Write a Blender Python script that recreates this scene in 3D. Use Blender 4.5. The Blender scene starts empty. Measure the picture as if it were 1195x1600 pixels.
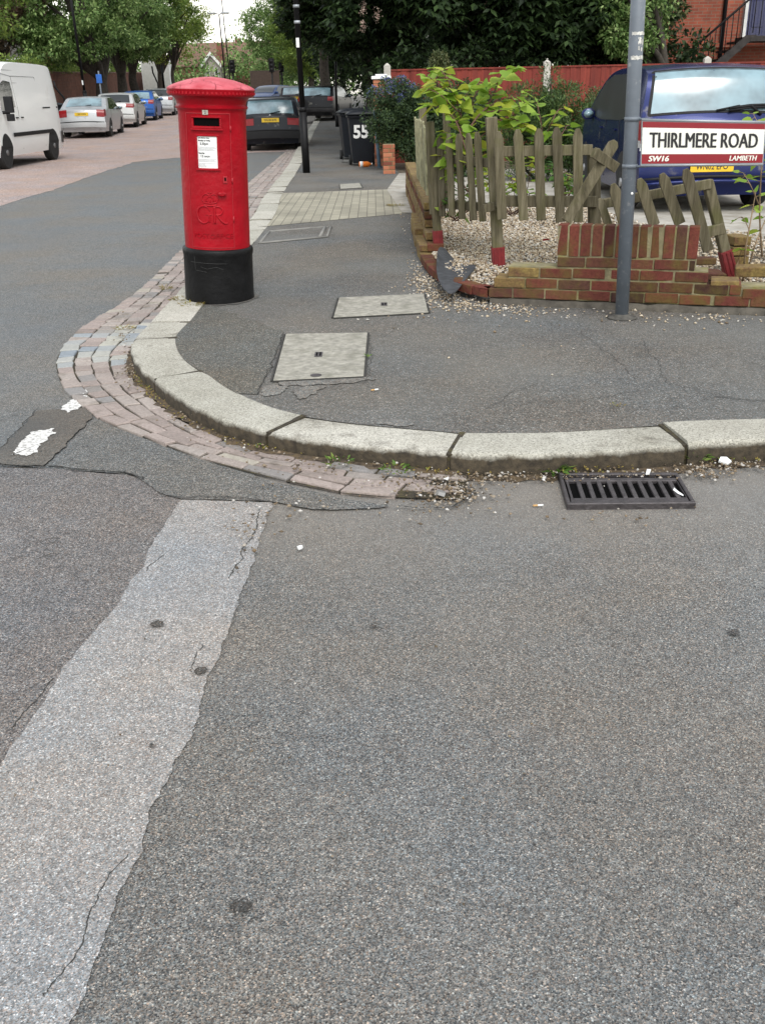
import bpy, bmesh, math, random
import numpy as np
from mathutils import Vector, Matrix, Euler
R_ = math.radians
random.seed(7); rng = np.random.default_rng(11)
scene = bpy.context.scene
COL = scene.collection

# ------------------------------------------------------------------ camera
EYE = Vector((0, 0, 1.5)); FPX = 1500.0; PITCH = math.atan(655 / FPX); ROLL = .022
_f = Vector((0, math.cos(PITCH), -math.sin(PITCH))); _r = Vector((1, 0, 0)); _u = _r.cross(_f)
CR = _r * math.cos(ROLL) - _u * math.sin(ROLL); CU = _u * math.cos(ROLL) + _r * math.sin(ROLL); CF = _f
cam = bpy.data.objects.new('camera', bpy.data.cameras.new('camera')); COL.objects.link(cam)
cam.data.sensor_fit = 'VERTICAL'; cam.data.sensor_height = 24; cam.data.lens = FPX / 1600 * 24
cam.data.clip_start = .05; cam.data.clip_end = 2000
cam.matrix_world = Matrix(((CR.x, CU.x, -CF.x, EYE.x), (CR.y, CU.y, -CF.y, EYE.y), (CR.z, CU.z, -CF.z, EYE.z), (0, 0, 0, 1)))
scene.camera = cam

# ------------------------------------------------------------------ sky, sun, exposure (bright overcast day)
SUN_EL, SUN_AZ = R_(52), R_(168)          # azimuth clockwise from +Y
w = bpy.data.worlds.new('World'); scene.world = w; w.use_nodes = True
nt = w.node_tree; nt.nodes.clear()
sky = nt.nodes.new('ShaderNodeTexSky'); sky.sky_type = 'NISHITA'; sky.sun_disc = False
sky.sun_elevation = SUN_EL; sky.sun_rotation = SUN_AZ; sky.air_density = 2.0; sky.dust_density = 1.0; sky.ozone_density = 1.0
hs = nt.nodes.new('ShaderNodeHueSaturation'); hs.inputs['Saturation'].default_value = .22
bg = nt.nodes.new('ShaderNodeBackground'); bg.inputs[1].default_value = .15
wo = nt.nodes.new('ShaderNodeOutputWorld')
nt.links.new(sky.outputs[0], hs.inputs['Color']); nt.links.new(hs.outputs[0], bg.inputs[0]); nt.links.new(bg.outputs[0], wo.inputs[0])
sd = bpy.data.lights.new('sun', 'SUN'); sd.energy = 1.1; sd.angle = R_(24); sd.color = (1, .96, .9)
sun = bpy.data.objects.new('sun', sd); COL.objects.link(sun); sun.location = (-6, -10, 30)
_d = Vector((math.sin(SUN_AZ) * math.cos(SUN_EL), math.cos(SUN_AZ) * math.cos(SUN_EL), math.sin(SUN_EL)))
sun.rotation_euler = _d.to_track_quat('Z', 'Y').to_euler()
vs = scene.view_settings
scene.display_settings.display_device = 'sRGB'; vs.view_transform = 'Standard'; vs.look = 'None'; vs.exposure = .85; vs.gamma = 1; vs.use_curve_mapping = False
scene.cycles.max_bounces = 6; scene.cycles.transparent_max_bounces = 8

# ------------------------------------------------------------------ surveying: where a sight line meets a level plane / a given distance
def ray(px, py): return CR * ((px - 597.5) / FPX) - CU * ((py - 800) / FPX) + CF
def G(px, py, z=0.0):
    d = ray(px, py); t = (z - EYE.z) / d.z; return EYE + d * t
def P(px, py, Y):
    d = ray(px, py); return EYE + d * (Y / d.y)
def rise(y):                               # the street climbs gently beyond 33 m
    if y < 33: return 0.0
    t = min(y, 92) - 33
    return .019 * t

# ------------------------------------------------------------------ object helpers
def tag(o, label=None, cat=None, group=None, kind=None):
    if label: o['label'] = label
    if cat: o['category'] = cat
    if group: o['group'] = group
    if kind: o['kind'] = kind
    return o
def empty(name, loc, label, cat, group=None, rot=(0, 0, 0)):
    o = bpy.data.objects.new(name, None); COL.objects.link(o); o.location = loc; o.rotation_euler = rot
    o.empty_display_size = .2
    return tag(o, label, cat, group)
def dup(o, parent=None):
    c = o.copy(); COL.objects.link(c)
    if parent is not None: c.parent = parent
    for ch in list(o.children): dup(ch, c)
    return c
def link_mesh(name, me, mats, parent=None, loc=None):
    for m in (mats if isinstance(mats, (list, tuple)) else [mats]): me.materials.append(m)
    o = bpy.data.objects.new(name, me); COL.objects.link(o)
    if parent is not None: o.parent = parent
    elif loc is not None: o.location = loc
    return o
class MB:
    """collects verts and faces; build() links them as ONE mesh object"""
    def __init__(s): s.v = []; s.f = []; s.m = []; s.sm = []
    def add(s, vs, fs, mi=0, smooth=False):
        b = len(s.v); s.v += [tuple(x) for x in vs]
        for f in fs: s.f.append(tuple(b + i for i in f)); s.m.append(mi); s.sm.append(smooth)
        return s
    def box(s, c, d, rot=None, mi=0):
        x, y, z = d[0] / 2, d[1] / 2, d[2] / 2
        vs = [Vector(q) for q in ((-x,-y,-z),(x,-y,-z),(x,y,-z),(-x,y,-z),(-x,-y,z),(x,-y,z),(x,y,z),(-x,y,z))]
        if rot is not None:
            M = rot if isinstance(rot, Matrix) else Euler(rot).to_matrix()
            vs = [M @ q for q in vs]
        c = Vector(c)
        return s.add([q + c for q in vs], [(0,3,2,1),(4,5,6,7),(0,1,5,4),(1,2,6,5),(2,3,7,6),(3,0,4,7)], mi)
    def hexa(s, bottom, top, mi=0):
        return s.add(list(bottom) + list(top), [(3,2,1,0),(4,5,6,7),(0,1,5,4),(1,2,6,5),(2,3,7,6),(3,0,4,7)], mi)
    def prism(s, pts, off, mi=0):
        n = len(pts); off = Vector(off); a = [Vector(p) for p in pts]
        return s.add(a + [p + off for p in a], [tuple(range(n - 1, -1, -1)), tuple(range(n, 2 * n))] + [(i, (i + 1) % n, n + (i + 1) % n, n + i) for i in range(n)], mi)
    def tube(s, pts, r, n=8, mi=0, flat=None, caps=True):
        pts = [Vector(p) for p in pts]; k = len(pts)
        rs = r if isinstance(r, (list, tuple)) else [r] * k
        vs = []; up = None
        for i, p in enumerate(pts):
            t = (pts[min(i + 1, k - 1)] - pts[max(i - 1, 0)]).normalized()
            if up is None: up = Vector((0, 0, 1)) if abs(t.z) < .9 else Vector((1, 0, 0))
            a = t.cross(up).normalized(); b = a.cross(t).normalized(); up = b
            for j in range(n):
                q = 2 * math.pi * j / n; vs.append(p + (a * math.cos(q) + b * math.sin(q)) * rs[i])
        fs = [(i * n + j, i * n + (j + 1) % n, (i + 1) * n + (j + 1) % n, (i + 1) * n + j) for i in range(k - 1) for j in range(n)]
        if caps: fs += [tuple(range(n - 1, -1, -1)), tuple(range((k - 1) * n, k * n))]
        return s.add(vs, fs, mi, True)
    def lathe(s, prof, n=32, mi=0, axis='z', c=(0, 0, 0), smooth=True):
        k = len(prof); vs = []; c = Vector(c)
        for r, h in prof:
            for j in range(n):
                q = 2 * math.pi * j / n; x, y = r * math.cos(q), r * math.sin(q)
                vs.append(c + (Vector((x, y, h)) if axis == 'z' else Vector((h, x, y)) if axis == 'x' else Vector((x, h, y))))
        fs = [(i * n + j, i * n + (j + 1) % n, (i + 1) * n + (j + 1) % n, (i + 1) * n + j) for i in range(k - 1) for j in range(n)]
        fs += [tuple(range(n - 1, -1, -1)), tuple(range((k - 1) * n, k * n))]
        return s.add(vs, fs, mi, smooth)
    def grid(s, rows, mi=0, smooth=True):
        a = len(rows); b = len(rows[0])
        return s.add([p for r in rows for p in r], [(i * b + j, i * b + j + 1, (i + 1) * b + j + 1, (i + 1) * b + j) for i in range(a - 1) for j in range(b - 1)], mi, smooth)
    def build(s, name, mats, parent=None, origin=(0, 0, 0), bevel=0, seg=1, autosmooth=None):
        o = Vector(origin); me = bpy.data.meshes.new(name)
        me.from_pydata([tuple(Vector(v) - o) for v in s.v], [], s.f)
        me.polygons.foreach_set('material_index', s.m); me.polygons.foreach_set('use_smooth', s.sm); me.update()
        if autosmooth:
            for p in me.polygons: p.use_smooth = True
            me.set_sharp_from_angle(angle=R_(autosmooth))
        ob = link_mesh(name, me, mats, parent, o)
        if bevel:
            b = ob.modifiers.new('bevel', 'BEVEL'); b.width = bevel; b.segments = seg; b.limit_method = 'ANGLE'; b.angle_limit = R_(35)
        return ob
def np_mesh(name, co, k, mats, parent=None, loc=None, faces=None, smooth=False):
    """co: (n*k,3) vertices; each island of k vertices is one n-gon, or has the faces given"""
    me = bpy.data.meshes.new(name); nv = len(co); n = nv // k
    if faces is None: faces = [list(range(k))]
    lt = [len(f) for f in faces]; fl = np.array([i for f in faces for i in f], dtype=np.int32)
    idx = (np.arange(n, dtype=np.int32)[:, None] * k + fl[None, :]).ravel()
    tot = np.tile(np.array(lt, dtype=np.int32), n); st = np.concatenate(([0], np.cumsum(tot)[:-1])).astype(np.int32)
    me.vertices.add(nv); me.vertices.foreach_set('co', np.ascontiguousarray(co, dtype=np.float32).ravel())
    me.loops.add(len(idx)); me.loops.foreach_set('vertex_index', idx)
    me.polygons.add(len(tot)); me.polygons.foreach_set('loop_start', st); me.polygons.foreach_set('loop_total', tot)
    if smooth: me.polygons.foreach_set('use_smooth', np.ones(len(tot), dtype=bool))
    me.update(calc_edges=True); me.validate()
    return link_mesh(name, me, mats, parent, loc)
def catmull(pts, per=6):
    pts = [Vector(p) for p in pts]; q = [pts[0]] + pts + [pts[-1]]; out = []
    for i in range(1, len(q) - 2):
        a, b, c, d = q[i - 1], q[i], q[i + 1], q[i + 2]
        for j in range(per):
            t = j / per
            out.append(.5 * (2 * b + (c - a) * t + (2 * a - 5 * b + 4 * c - d) * t * t + (3 * b - a - 3 * c + d) * t ** 3))
    return out + [pts[-1]]
def resample(pts, step):
    out = [pts[0].copy()]; acc = 0
    for a, b in zip(pts[:-1], pts[1:]):
        L = (b - a).length; d = step - acc
        while d <= L and L > 0: out.append(a.lerp(b, d / L)); d += step
        acc = (acc + L) % step if L else acc
    out.append(pts[-1].copy()); return out
def text_mesh(body, size, sx=1.0, extrude=.001, shear=0.0, bold=0.0, align='CENTER', spacing=1.0):
    cu = bpy.data.curves.new('t', 'FONT'); cu.body = body; cu.size = size; cu.extrude = extrude; cu.shear = shear; cu.offset = bold
    cu.align_x = align; cu.align_y = 'CENTER'; cu.space_character = spacing; cu.resolution_u = 3
    o = bpy.data.objects.new('t', cu); COL.objects.link(o)
    me = bpy.data.meshes.new_from_object(o); bpy.data.objects.remove(o); bpy.data.curves.remove(cu)
    vs = [Vector((v.co.x * sx, v.co.y, v.co.z)) for v in me.vertices]; fs = [tuple(p.vertices) for p in me.polygons]
    bpy.data.meshes.remove(me); return vs, fs

# ------------------------------------------------------------------ materials
def new_mat(name):
    m = bpy.data.materials.new(name); m.use_nodes = True; nt = m.node_tree
    return m, nt, nt.nodes['Principled BSDF']
def N(nt, kind, **kw):
    n = nt.nodes.new('ShaderNode' + kind)
    for k, v in kw.items():
        if k in n.inputs: n.inputs[k].default_value = v
        else: setattr(n, k, v)
    return n
def ramp(nt, fac, stops, mode='LINEAR'):
    r = N(nt, 'ValToRGB'); r.color_ramp.interpolation = mode; e = r.color_ramp.elements
    while len(e) < len(stops): e.new(.5)
    for q, (p, c) in zip(e, stops): q.position = p; q.color = (*c, 1) if len(c) == 3 else c
    nt.links.new(fac, r.inputs[0]); return r.outputs[0]
def mix(nt, fac, a, b, blend='MIX'):
    n = N(nt, 'Mix', data_type='RGBA', blend_type=blend)
    for s, v in ((0, fac), (6, a), (7, b)):
        if hasattr(v, 'is_linked') or hasattr(v, 'links'): nt.links.new(v, n.inputs[s])
        else: n.inputs[s].default_value = v if s == 0 else (*v, 1)
    return n.outputs[2]
def coords(nt, scale=(1, 1, 1)):
    tc = N(nt, 'TexCoord'); mp = N(nt, 'Mapping'); mp.inputs['Scale'].default_value = scale
    nt.links.new(tc.outputs['Object'], mp.inputs[0]); return mp.outputs[0]
def noise(nt, vec, scale, detail=3, rough=.55):
    n = N(nt, 'TexNoise'); n.inputs['Scale'].default_value = scale; n.inputs['Detail'].default_value = detail; n.inputs['Roughness'].default_value = rough
    nt.links.new(vec, n.inputs['Vector']); return n.outputs[0]
def bump(nt, b, h, strength, dist):
    n = N(nt, 'Bump'); n.inputs['Strength'].default_value = strength; n.inputs['Distance'].default_value = dist
    nt.links.new(h, n.inputs['Height']); nt.links.new(n.outputs[0], b.inputs['Normal'])
def plain(name, col, rough=.5, metal=0.0, coat=0.0, var=.12, vscale=6.0, bmp=0.0, bscale=60, spec=.5, island=0.0, objvar=0.0, dirt=None):
    """colour with soft uneven wear, optional fine bump, optional variation per island / per object, optional dirt (colour, amount, scale)"""
    m, nt, b = new_mat(name); c = coords(nt)
    lo = tuple(x * (1 - var) for x in col); hi = tuple(min(1, x * (1 + var)) for x in col)
    out = ramp(nt, noise(nt, c, vscale, 4), [(.3, lo), (.7, hi)])
    if island or objvar:
        src = N(nt, 'NewGeometry').outputs['Random Per Island'] if island else N(nt, 'ObjectInfo').outputs['Random']
        a = island or objvar
        out = mix(nt, 1.0, out, ramp(nt, src, [(0, (1 - a,) * 3), (1, (1 + a,) * 3)]), 'MULTIPLY')
    if dirt: out = mix(nt, ramp(nt, noise(nt, c, dirt[2], 5, .65), [(.62 - .3 * dirt[1], (0, 0, 0)), (.78 - .1 * dirt[1], (1, 1, 1))]), out, dirt[0])
    nt.links.new(out, b.inputs['Base Color']); b.inputs['Roughness'].default_value = rough; b.inputs['Metallic'].default_value = metal
    b.inputs['Coat Weight'].default_value = coat; b.inputs['Specular IOR Level'].default_value = spec
    if bmp: bump(nt, b, noise(nt, c, bscale, 3), bmp, .01)
    return m
def asphalt(name, stops, scale, tone=(.85, 1.15), bmp=.5, tint=None, rough=.9, cracks=0.0):
    m, nt, b = new_mat(name); c = coords(nt)
    v = N(nt, 'TexVoronoi'); v.inputs['Scale'].default_value = scale; nt.links.new(c, v.inputs['Vector'])
    sp = N(nt, 'SeparateColor'); nt.links.new(v.outputs['Color'], sp.inputs[0])
    col = ramp(nt, sp.outputs[0], stops)
    v2 = N(nt, 'TexVoronoi'); v2.inputs['Scale'].default_value = scale * .43; nt.links.new(c, v2.inputs['Vector'])
    sp2 = N(nt, 'SeparateColor'); nt.links.new(v2.outputs['Color'], sp2.inputs[0])
    col = mix(nt, 1.0, col, ramp(nt, sp2.outputs[1], [(0, (.8,) * 3), (.5, (1,) * 3), (1, (1.2,) * 3)]), 'MULTIPLY')
    col = mix(nt, 1.0, col, ramp(nt, sp.outputs[2], [(0, (.86, 1.0, 1.08)), (.3, (.97, 1, 1.03)), (.7, (1.02, 1, .98)), (1, (1.18, .98, .86))]), 'MULTIPLY')
    v3 = N(nt, 'TexVoronoi'); v3.inputs['Scale'].default_value = scale * .36; nt.links.new(c, v3.inputs['Vector'])
    sp3 = N(nt, 'SeparateColor'); nt.links.new(v3.outputs['Color'], sp3.inputs[0])
    near_c = ramp(nt, v3.outputs['Distance'], [(.22, (1, 1, 1)), (.34, (0, 0, 0))]); pick = ramp(nt, sp3.outputs[0], [(.90, (0, 0, 0)), (.91, (.75, .75, .75))])
    col = mix(nt, mix(nt, 1.0, near_c, pick, 'MULTIPLY'), col, ramp(nt, sp3.outputs[1], [(0, (.12, .13, .15)), (.3, (.3, .24, .2)), (.6, (.34, .33, .31)), (1, (.5, .48, .45))]))
    n1 = noise(nt, c, 1.1, 5, .6)
    col = mix(nt, 1.0, col, ramp(nt, noise(nt, c, .9, 3), [(.35, (1.10, 1.0, .90)), (.65, (.96, 1.0, 1.04))]), 'MULTIPLY')
    col = mix(nt, 1.0, col, ramp(nt, n1, [(.25, (tone[0],) * 3), (.75, (tone[1],) * 3)]), 'MULTIPLY')
    n2 = noise(nt, c, 14, 4, .7)
    col = mix(nt, 1.0, col, ramp(nt, n2, [(.3, (.88,) * 3), (.7, (1.1,) * 3)]), 'MULTIPLY')
    if tint: col = mix(nt, ramp(nt, noise(nt, c, .55, 4), [(.42, (0, 0, 0)), (.62, (tint[1],) * 3)]), col, tint[0])
    if cracks:
        wv = noise(nt, c, 2.2, 4); ad = N(nt, 'VectorMath', operation='ADD'); nt.links.new(c, ad.inputs[0])
        nn = N(nt, 'TexNoise'); nn.inputs['Scale'].default_value = 2.5; nn.inputs['Detail'].default_value = 4; nt.links.new(c, nn.inputs['Vector'])
        nt.links.new(nn.outputs[1], ad.inputs[1])
        vc = N(nt, 'TexVoronoi', feature='DISTANCE_TO_EDGE'); vc.inputs['Scale'].default_value = 1.3; nt.links.new(ad.outputs[0], vc.inputs['Vector'])
        k = ramp(nt, vc.outputs['Distance'], [(0, (1, 1, 1)), (.006, (0, 0, 0))])
        msk = mix(nt, 1.0, k, ramp(nt, noise(nt, c, .8, 2), [(.5, (0, 0, 0)), (.6, (cracks,) * 3)]), 'MULTIPLY')
        col = mix(nt, msk, col, (.03, .03, .028))
    nt.links.new(col, b.inputs['Base Color']); b.inputs['Roughness'].default_value = rough; b.inputs['Specular IOR Level'].default_value = .3
    bump(nt, b, v.outputs['Distance'], bmp, .006)
    return m
def leafmat(name, c1, c2, c3, trans=.35, rough=.55, split=(.15, .55, .92)):
    m, nt, b = new_mat(name)
    col = ramp(nt, N(nt, 'NewGeometry').outputs['Random Per Island'], [(split[0], c1), (split[1], c2), (split[2], c3)])
    nt.links.new(col, b.inputs['Base Color']); b.inputs['Roughness'].default_value = rough; b.inputs['Specular IOR Level'].default_value = .35
    tr = N(nt, 'BsdfTranslucent'); ms = N(nt, 'MixShader'); ms.inputs[0].default_value = trans
    nt.links.new(col, tr.inputs[0]); nt.links.new(b.outputs[0], ms.inputs[1]); nt.links.new(tr.outputs[0], ms.inputs[2])
    nt.links.new(ms.outputs[0], nt.nodes['Material Output'].inputs[0]); return m
def brickmat(name, c1, c2, mortar, scale, horiz='x'):
    m, nt, b = new_mat(name); tc = N(nt, 'TexCoord'); sx = N(nt, 'SeparateXYZ'); cb = N(nt, 'CombineXYZ')
    nt.links.new(tc.outputs['Object'], sx.inputs[0]); ad = N(nt, 'Math', operation='ADD')
    nt.links.new(sx.outputs[0], ad.inputs[0]); nt.links.new(sx.outputs[1], ad.inputs[1])
    nt.links.new(ad.outputs[0], cb.inputs[0]); nt.links.new(sx.outputs[2], cb.inputs[1])
    br = N(nt, 'TexBrick'); br.inputs['Scale'].default_value = scale; br.inputs['Color1'].default_value = (*c1, 1); br.inputs['Color2'].default_value = (*c2, 1)
    br.inputs['Mortar'].default_value = (*mortar, 1); br.inputs['Brick Width'].default_value = .225; br.inputs['Row Height'].default_value = .075; br.inputs['Mortar Size'].default_value = .008
    nt.links.new(cb.outputs[0], br.inputs['Vector'])
    col = mix(nt, 1.0, br.outputs[0], ramp(nt, noise(nt, tc.outputs['Object'], 2.5, 5), [(.3, (.7,) * 3), (.7, (1.2,) * 3)]), 'MULTIPLY')
    nt.links.new(col, b.inputs['Base Color']); b.inputs['Roughness'].default_value = .9
    bump(nt, b, br.outputs[1], -.4, .01); return m
def glassmat(name, col, rough=.04, ior=1.9, coat=.6):
    m, nt, b = new_mat(name); c = coords(nt)
    nt.links.new(ramp(nt, noise(nt, c, 2.5, 3), [(.35, tuple(x * .6 for x in col)), (.65, tuple(x * 1.3 for x in col))]), b.inputs['Base Color'])
    b.inputs['Roughness'].default_value = rough; b.inputs['IOR'].default_value = ior; b.inputs['Coat Weight'].default_value = coat; b.inputs['Coat Roughness'].default_value = .02
    return m
M = {}
GREYS = lambda k, w: [(0, (.035 * k, .037 * k, .04 * k)), (.25, (.10 * k, .105 * k, .108 * k)), (.5, (.155 * k * w, .145 * k, .135 * k)), (.72, (.20 * k, .21 * k, .215 * k)), (.93, (.28 * k * w, .265 * k, .245 * k)), (1, (.5 * k, .49 * k, .46 * k))]
M['road'] = asphalt('road_asphalt', GREYS(.90, .98), 330, (.84, 1.12), .45, tint=((.14, .128, .112), .2))
M['road_main'] = asphalt('main_road_asphalt', GREYS(.88, .94), 300, (.92, 1.08), .45, tint=((.115, .125, .135), .3), cracks=.5)
M['road_left'] = asphalt('old_asphalt', [(p, (c[0] * 1.03, c[1] * .98, c[2] * .98)) for p, c in GREYS(.86, 1.0)], 310, (.88, 1.1), .5, cracks=.8)
M['trench'] = asphalt('pale_trench_asphalt', [(0, (.11, .112, .113)), (.3, (.205, .207, .210)), (.6, (.255, .257, .26)), (.9, (.325, .326, .33)), (1, (.6, .6, .6))], 340, (.9, 1.07), .35)
M['red_road'] = asphalt('worn_red_asphalt', [(0, (.15, .11, .1)), (.4, (.28, .225, .21)), (.8, (.36, .29, .27)), (1, (.5, .45, .42))], 120, (.85, 1.12), .4)
M['patch'] = asphalt('smooth_asphalt_patch', GREYS(.76, .95), 290, (.88, 1.1), .4, cracks=.5)
M['gritty'] = asphalt('dusty_asphalt', [(0, (.07, .063, .055)), (.4, (.16, .145, .13)), (.75, (.235, .215, .195)), (.93, (.34, .31, .28)), (1, (.6, .56, .5))], 150, (.8, 1.15), .7)
M['pave'] = asphalt('pavement_asphalt', [(p, tuple(x * .95 for x in c)) for p, c in [(0, (.045, .045, .043)), (.4, (.105, .105, .10)), (.75, (.14, .139, .133)), (.95, (.19, .187, .18)), (1, (.4, .4, .38))]], 210, (.84, 1.16), .5, tint=((.15, .143, .125), .4), cracks=.55)
M['pave_dark'] = asphalt('newer_pavement_asphalt', [(0, (.034, .035, .033)), (.4, (.090, .091, .083)), (.75, (.125, .126, .115)), (.96, (.18, .18, .165)), (1, (.42, .42, .38))], 230, (.88, 1.12), .6)
M['soil'] = plain('gutter_soil', (.075, .055, .036), .95, var=.5, vscale=40, bmp=1, bscale=90, dirt=((.16, .11, .05), .5, 25))
# ================================================================== GROUND
def struct(o, label=None): return tag(o, label, None, None, 'structure')
def sheet(name, pts, z, m):
    mb = MB(); mb.add([(p[0], p[1], z) for p in pts], [tuple(range(len(pts)))]); o = mb.build(name, m)
    if o.data.polygons[0].normal.z < 0: o.data.flip_normals()
    return struct(o)
def frac(q, amp, n=2):
    for _ in range(n):                           # crumbling edge: midpoints pushed aside, finer each time
        o = [q[0]]
        for a, b in zip(q[:-1], q[1:]):
            m = a.lerp(b, random.uniform(.35, .65)); d = b - a; o += [m + Vector((-d.y, d.x, 0)).normalized() * random.gauss(0, amp), b]
        q = o; amp *= .6
    return q
def jag(pts, step, amp, closed=False, fine=0):
    pts = [Vector((p[0], p[1], 0)) for p in pts]
    if closed: pts = pts + [pts[0]]
    q = resample(pts, step); out = []
    for i, p in enumerate(q): out.append(p + Vector((random.gauss(0, amp), random.gauss(0, amp), 0)) if 0 < i < len(q) - 1 else p)
    if fine: out = frac(out, amp * .6, fine)
    return out[:-1] if closed else out
def px(lst, z=0.0): return [G(a, b, z) for a, b in lst]
YS = [-30, 0, 33] + [33 + 4 * i for i in range(1, 16)] + [120, 200, 400, 900]
def strip(name, xl, xr, ys, dz, m):
    mb = MB(); mb.grid([[(xl(y), y, rise(y) + dz), (xr(y), y, rise(y) + dz)] for y in ys]); o = mb.build(name, m); return struct(o)
# dust that the rain washes into the side street's gutter belongs to the road surface
_nt = M['road'].node_tree; _b = _nt.nodes['Principled BSDF']; _src = _b.inputs['Base Color'].links[0].from_socket
_tc = N(_nt, 'TexCoord'); _sx = N(_nt, 'SeparateXYZ'); _nt.links.new(_tc.outputs['Object'], _sx.inputs[0])
_ad = N(_nt, 'Math', operation='MULTIPLY_ADD'); _nt.links.new(noise(_nt, _tc.outputs['Object'], 1.6, 5), _ad.inputs[0]); _ad.inputs[1].default_value = .9; _nt.links.new(_sx.outputs[1], _ad.inputs[2])
_fr = N(_nt, 'MapRange'); _fr.inputs[1].default_value = 3.25; _fr.inputs[2].default_value = 4.1; _fr.inputs[4].default_value = .55; _nt.links.new(_ad.outputs[0], _fr.inputs[0])
_nt.links.new(mix(_nt, _fr.outputs[0], _src, (.225, .205, .18)), _b.inputs['Base Color'])
strip('road', lambda y: -250, lambda y: 250, YS, 0.0, M['road'])

fpx = [(1195,693),(1130,695),(1085,697),(1064,699),(969,706),(866,712),(700,714),(688,710),(618,704),(517,694),(417,679),(335,656),(268,621),(236,595),(213,577),(201,558),(199,545),(203,528),(231,502),(268,464),(290,440),(388,343),(412,303),(447,260)]
near = [G(a, b, .1) for a, b in fpx]; near = [Vector((p.x, p.y, 0)) for p in near]
front = resample([Vector((40, 4.35, 0))] + catmull([Vector((2.9, near[0].y + .03, 0)), Vector((2.3, near[0].y + .015, 0))] + near + [Vector((-2.25, 30, 0)), Vector((-2.55, 39, 0)), Vector((-3.15, 62, 0)), Vector((-3.9, 80, 0)), Vector((-7, 91, 0)), Vector((-16, 100, 0)), Vector((-60, 112, 0))], 8), .05)
# smooth
for _ in range(6): front = [front[0]] + [(front[i - 1] + front[i] * 2 + front[i + 1]) / 4 for i in range(1, len(front) - 1)] + [front[-1]]
def normals(path):
    out = []
    for i in range(len(path)):
        t = (path[min(i + 1, len(path) - 1)] - path[max(i - 1, 0)]).normalized(); out.append(Vector((t.y, -t.x, 0)))   # to the right of travel = inland
    return out
fn = normals(front)
front = [p + n * .022 for p, n in zip(front, fn)]
arc = [0.0]
for a, b in zip(front[:-1], front[1:]): arc.append(arc[-1] + (b - a).length)
def near_arc(p):
    return min(range(len(front)), key=lambda i: (front[i] - Vector((p.x, p.y, 0))).length)
KW = .27
back = [p + n * KW for p, n in zip(front, fn)]
# pavement sheet (flat up to 33 m, then with the climb)
fl = [Vector((40, 33, 0))] + [p for p in back if p.y <= 33]
fl[1].x = 40
last = fl[-1]; fl.append(Vector((last.x, 33, 0)))
sheet('pavement', fl, .1, M['pave'])
def kx(y):                                       # inland side of the right kerb beyond 33 m
    pts = [p for p in back if p.y > 20]
    for a, b in zip(pts[:-1], pts[1:]):
        if a.y <= y <= b.y: return a.x + (b.x - a.x) * (y - a.y) / max(1e-6, b.y - a.y)
    return -60
strip('pavement', kx, lambda y: 60, [33 + 3 * i for i in range(20)], .1, M['pave'])
LK = lambda y: -11.0 - .083 * (y - 24)           # far-side kerb
strip('pavement', lambda y: -90, LK, [-30, 0, 33] + [33 + 3 * i for i in range(1, 20)], .1, M['pave'])
mbk = MB()
for s0 in range(-30, 90, 3):
    a, b = s0 + .02, s0 + 2.98
    mbk.hexa([(LK(a), a, rise(a) - .1), (LK(a) + .25, a, rise(a) - .1), (LK(b) + .25, b, rise(b) - .1), (LK(b), b, rise(b) - .1)],
             [(LK(a), a, rise(a) + .112), (LK(a) + .25, a, rise(a) + .112), (LK(b) + .25, b, rise(b) + .112), (LK(b), b, rise(b) + .112)])
# granite kerb
m, nt, b = new_mat('granite'); c = coords(nt)
vg = N(nt, 'TexVoronoi'); vg.inputs['Scale'].default_value = 190; nt.links.new(c, vg.inputs['Vector'])
sg = N(nt, 'SeparateColor'); nt.links.new(vg.outputs['Color'], sg.inputs[0])
col = ramp(nt, sg.outputs[0], [(0, (.20, .195, .18)), (.22, (.34, .333, .31)), (.7, (.43, .422, .395)), (1, (.53, .52, .49))])
col = mix(nt, 1.0, col, ramp(nt, noise(nt, c, 3, 5, .65), [(.3, (.78, .77, .72)), (.7, (1.1, 1.1, 1.08))]), 'MULTIPLY')
col = mix(nt, 1.0, col, ramp(nt, N(nt, 'NewGeometry').outputs['Random Per Island'], [(0, (.86, .85, .8)), (1, (1.08, 1.06, 1.02))]), 'MULTIPLY')
sxyz = N(nt, 'SeparateXYZ'); nt.links.new(c, sxyz.inputs[0])
ma = N(nt, 'Math', operation='MULTIPLY_ADD'); nt.links.new(noise(nt, c, 9, 5, .7), ma.inputs[0]); ma.inputs[1].default_value = -.06; nt.links.new(sxyz.outputs[2], ma.inputs[2])
dm = N(nt, 'MapRange'); dm.inputs[1].default_value = .068; dm.inputs[2].default_value = .046; nt.links.new(ma.outputs[0], dm.inputs[0])
ge = N(nt, 'NewGeometry'); gz = N(nt, 'SeparateXYZ'); nt.links.new(ge.outputs['True Normal'], gz.inputs[0])
col = mix(nt, dm.outputs[0], col, ramp(nt, noise(nt, c, 30, 4), [(.3, (.022, .017, .011)), (.7, (.075, .058, .036))]))
nt.links.new(col, b.inputs['Base Color']); b.inputs['Roughness'].default_value = .9; bump(nt, b, noise(nt, c, 85, 4, .7), .5, .008); M['granite'] = m
joints = [arc[near_arc(G(a, b, .1))] for a, b in ((1082, 697), (694, 711), (408, 678), (236, 594), (200, 533), (231, 504))]
j0 = joints[0]; js = []; s = j0
while s > .5: js.append(s); s -= 1.05
js = js[::-1] + joints[1:]; s = joints[-1]
while s < arc[-1] - 22: s += random.uniform(.85, 1.15); js.append(s)
def at_arc(s):
    i = min(max(0, np.searchsorted(arc, s) - 1), len(front) - 2); t = (s - arc[i]) / max(1e-9, arc[i + 1] - arc[i])
    return front[i].lerp(front[i + 1], t), fn[i].lerp(fn[i + 1], t).normalized()
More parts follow.
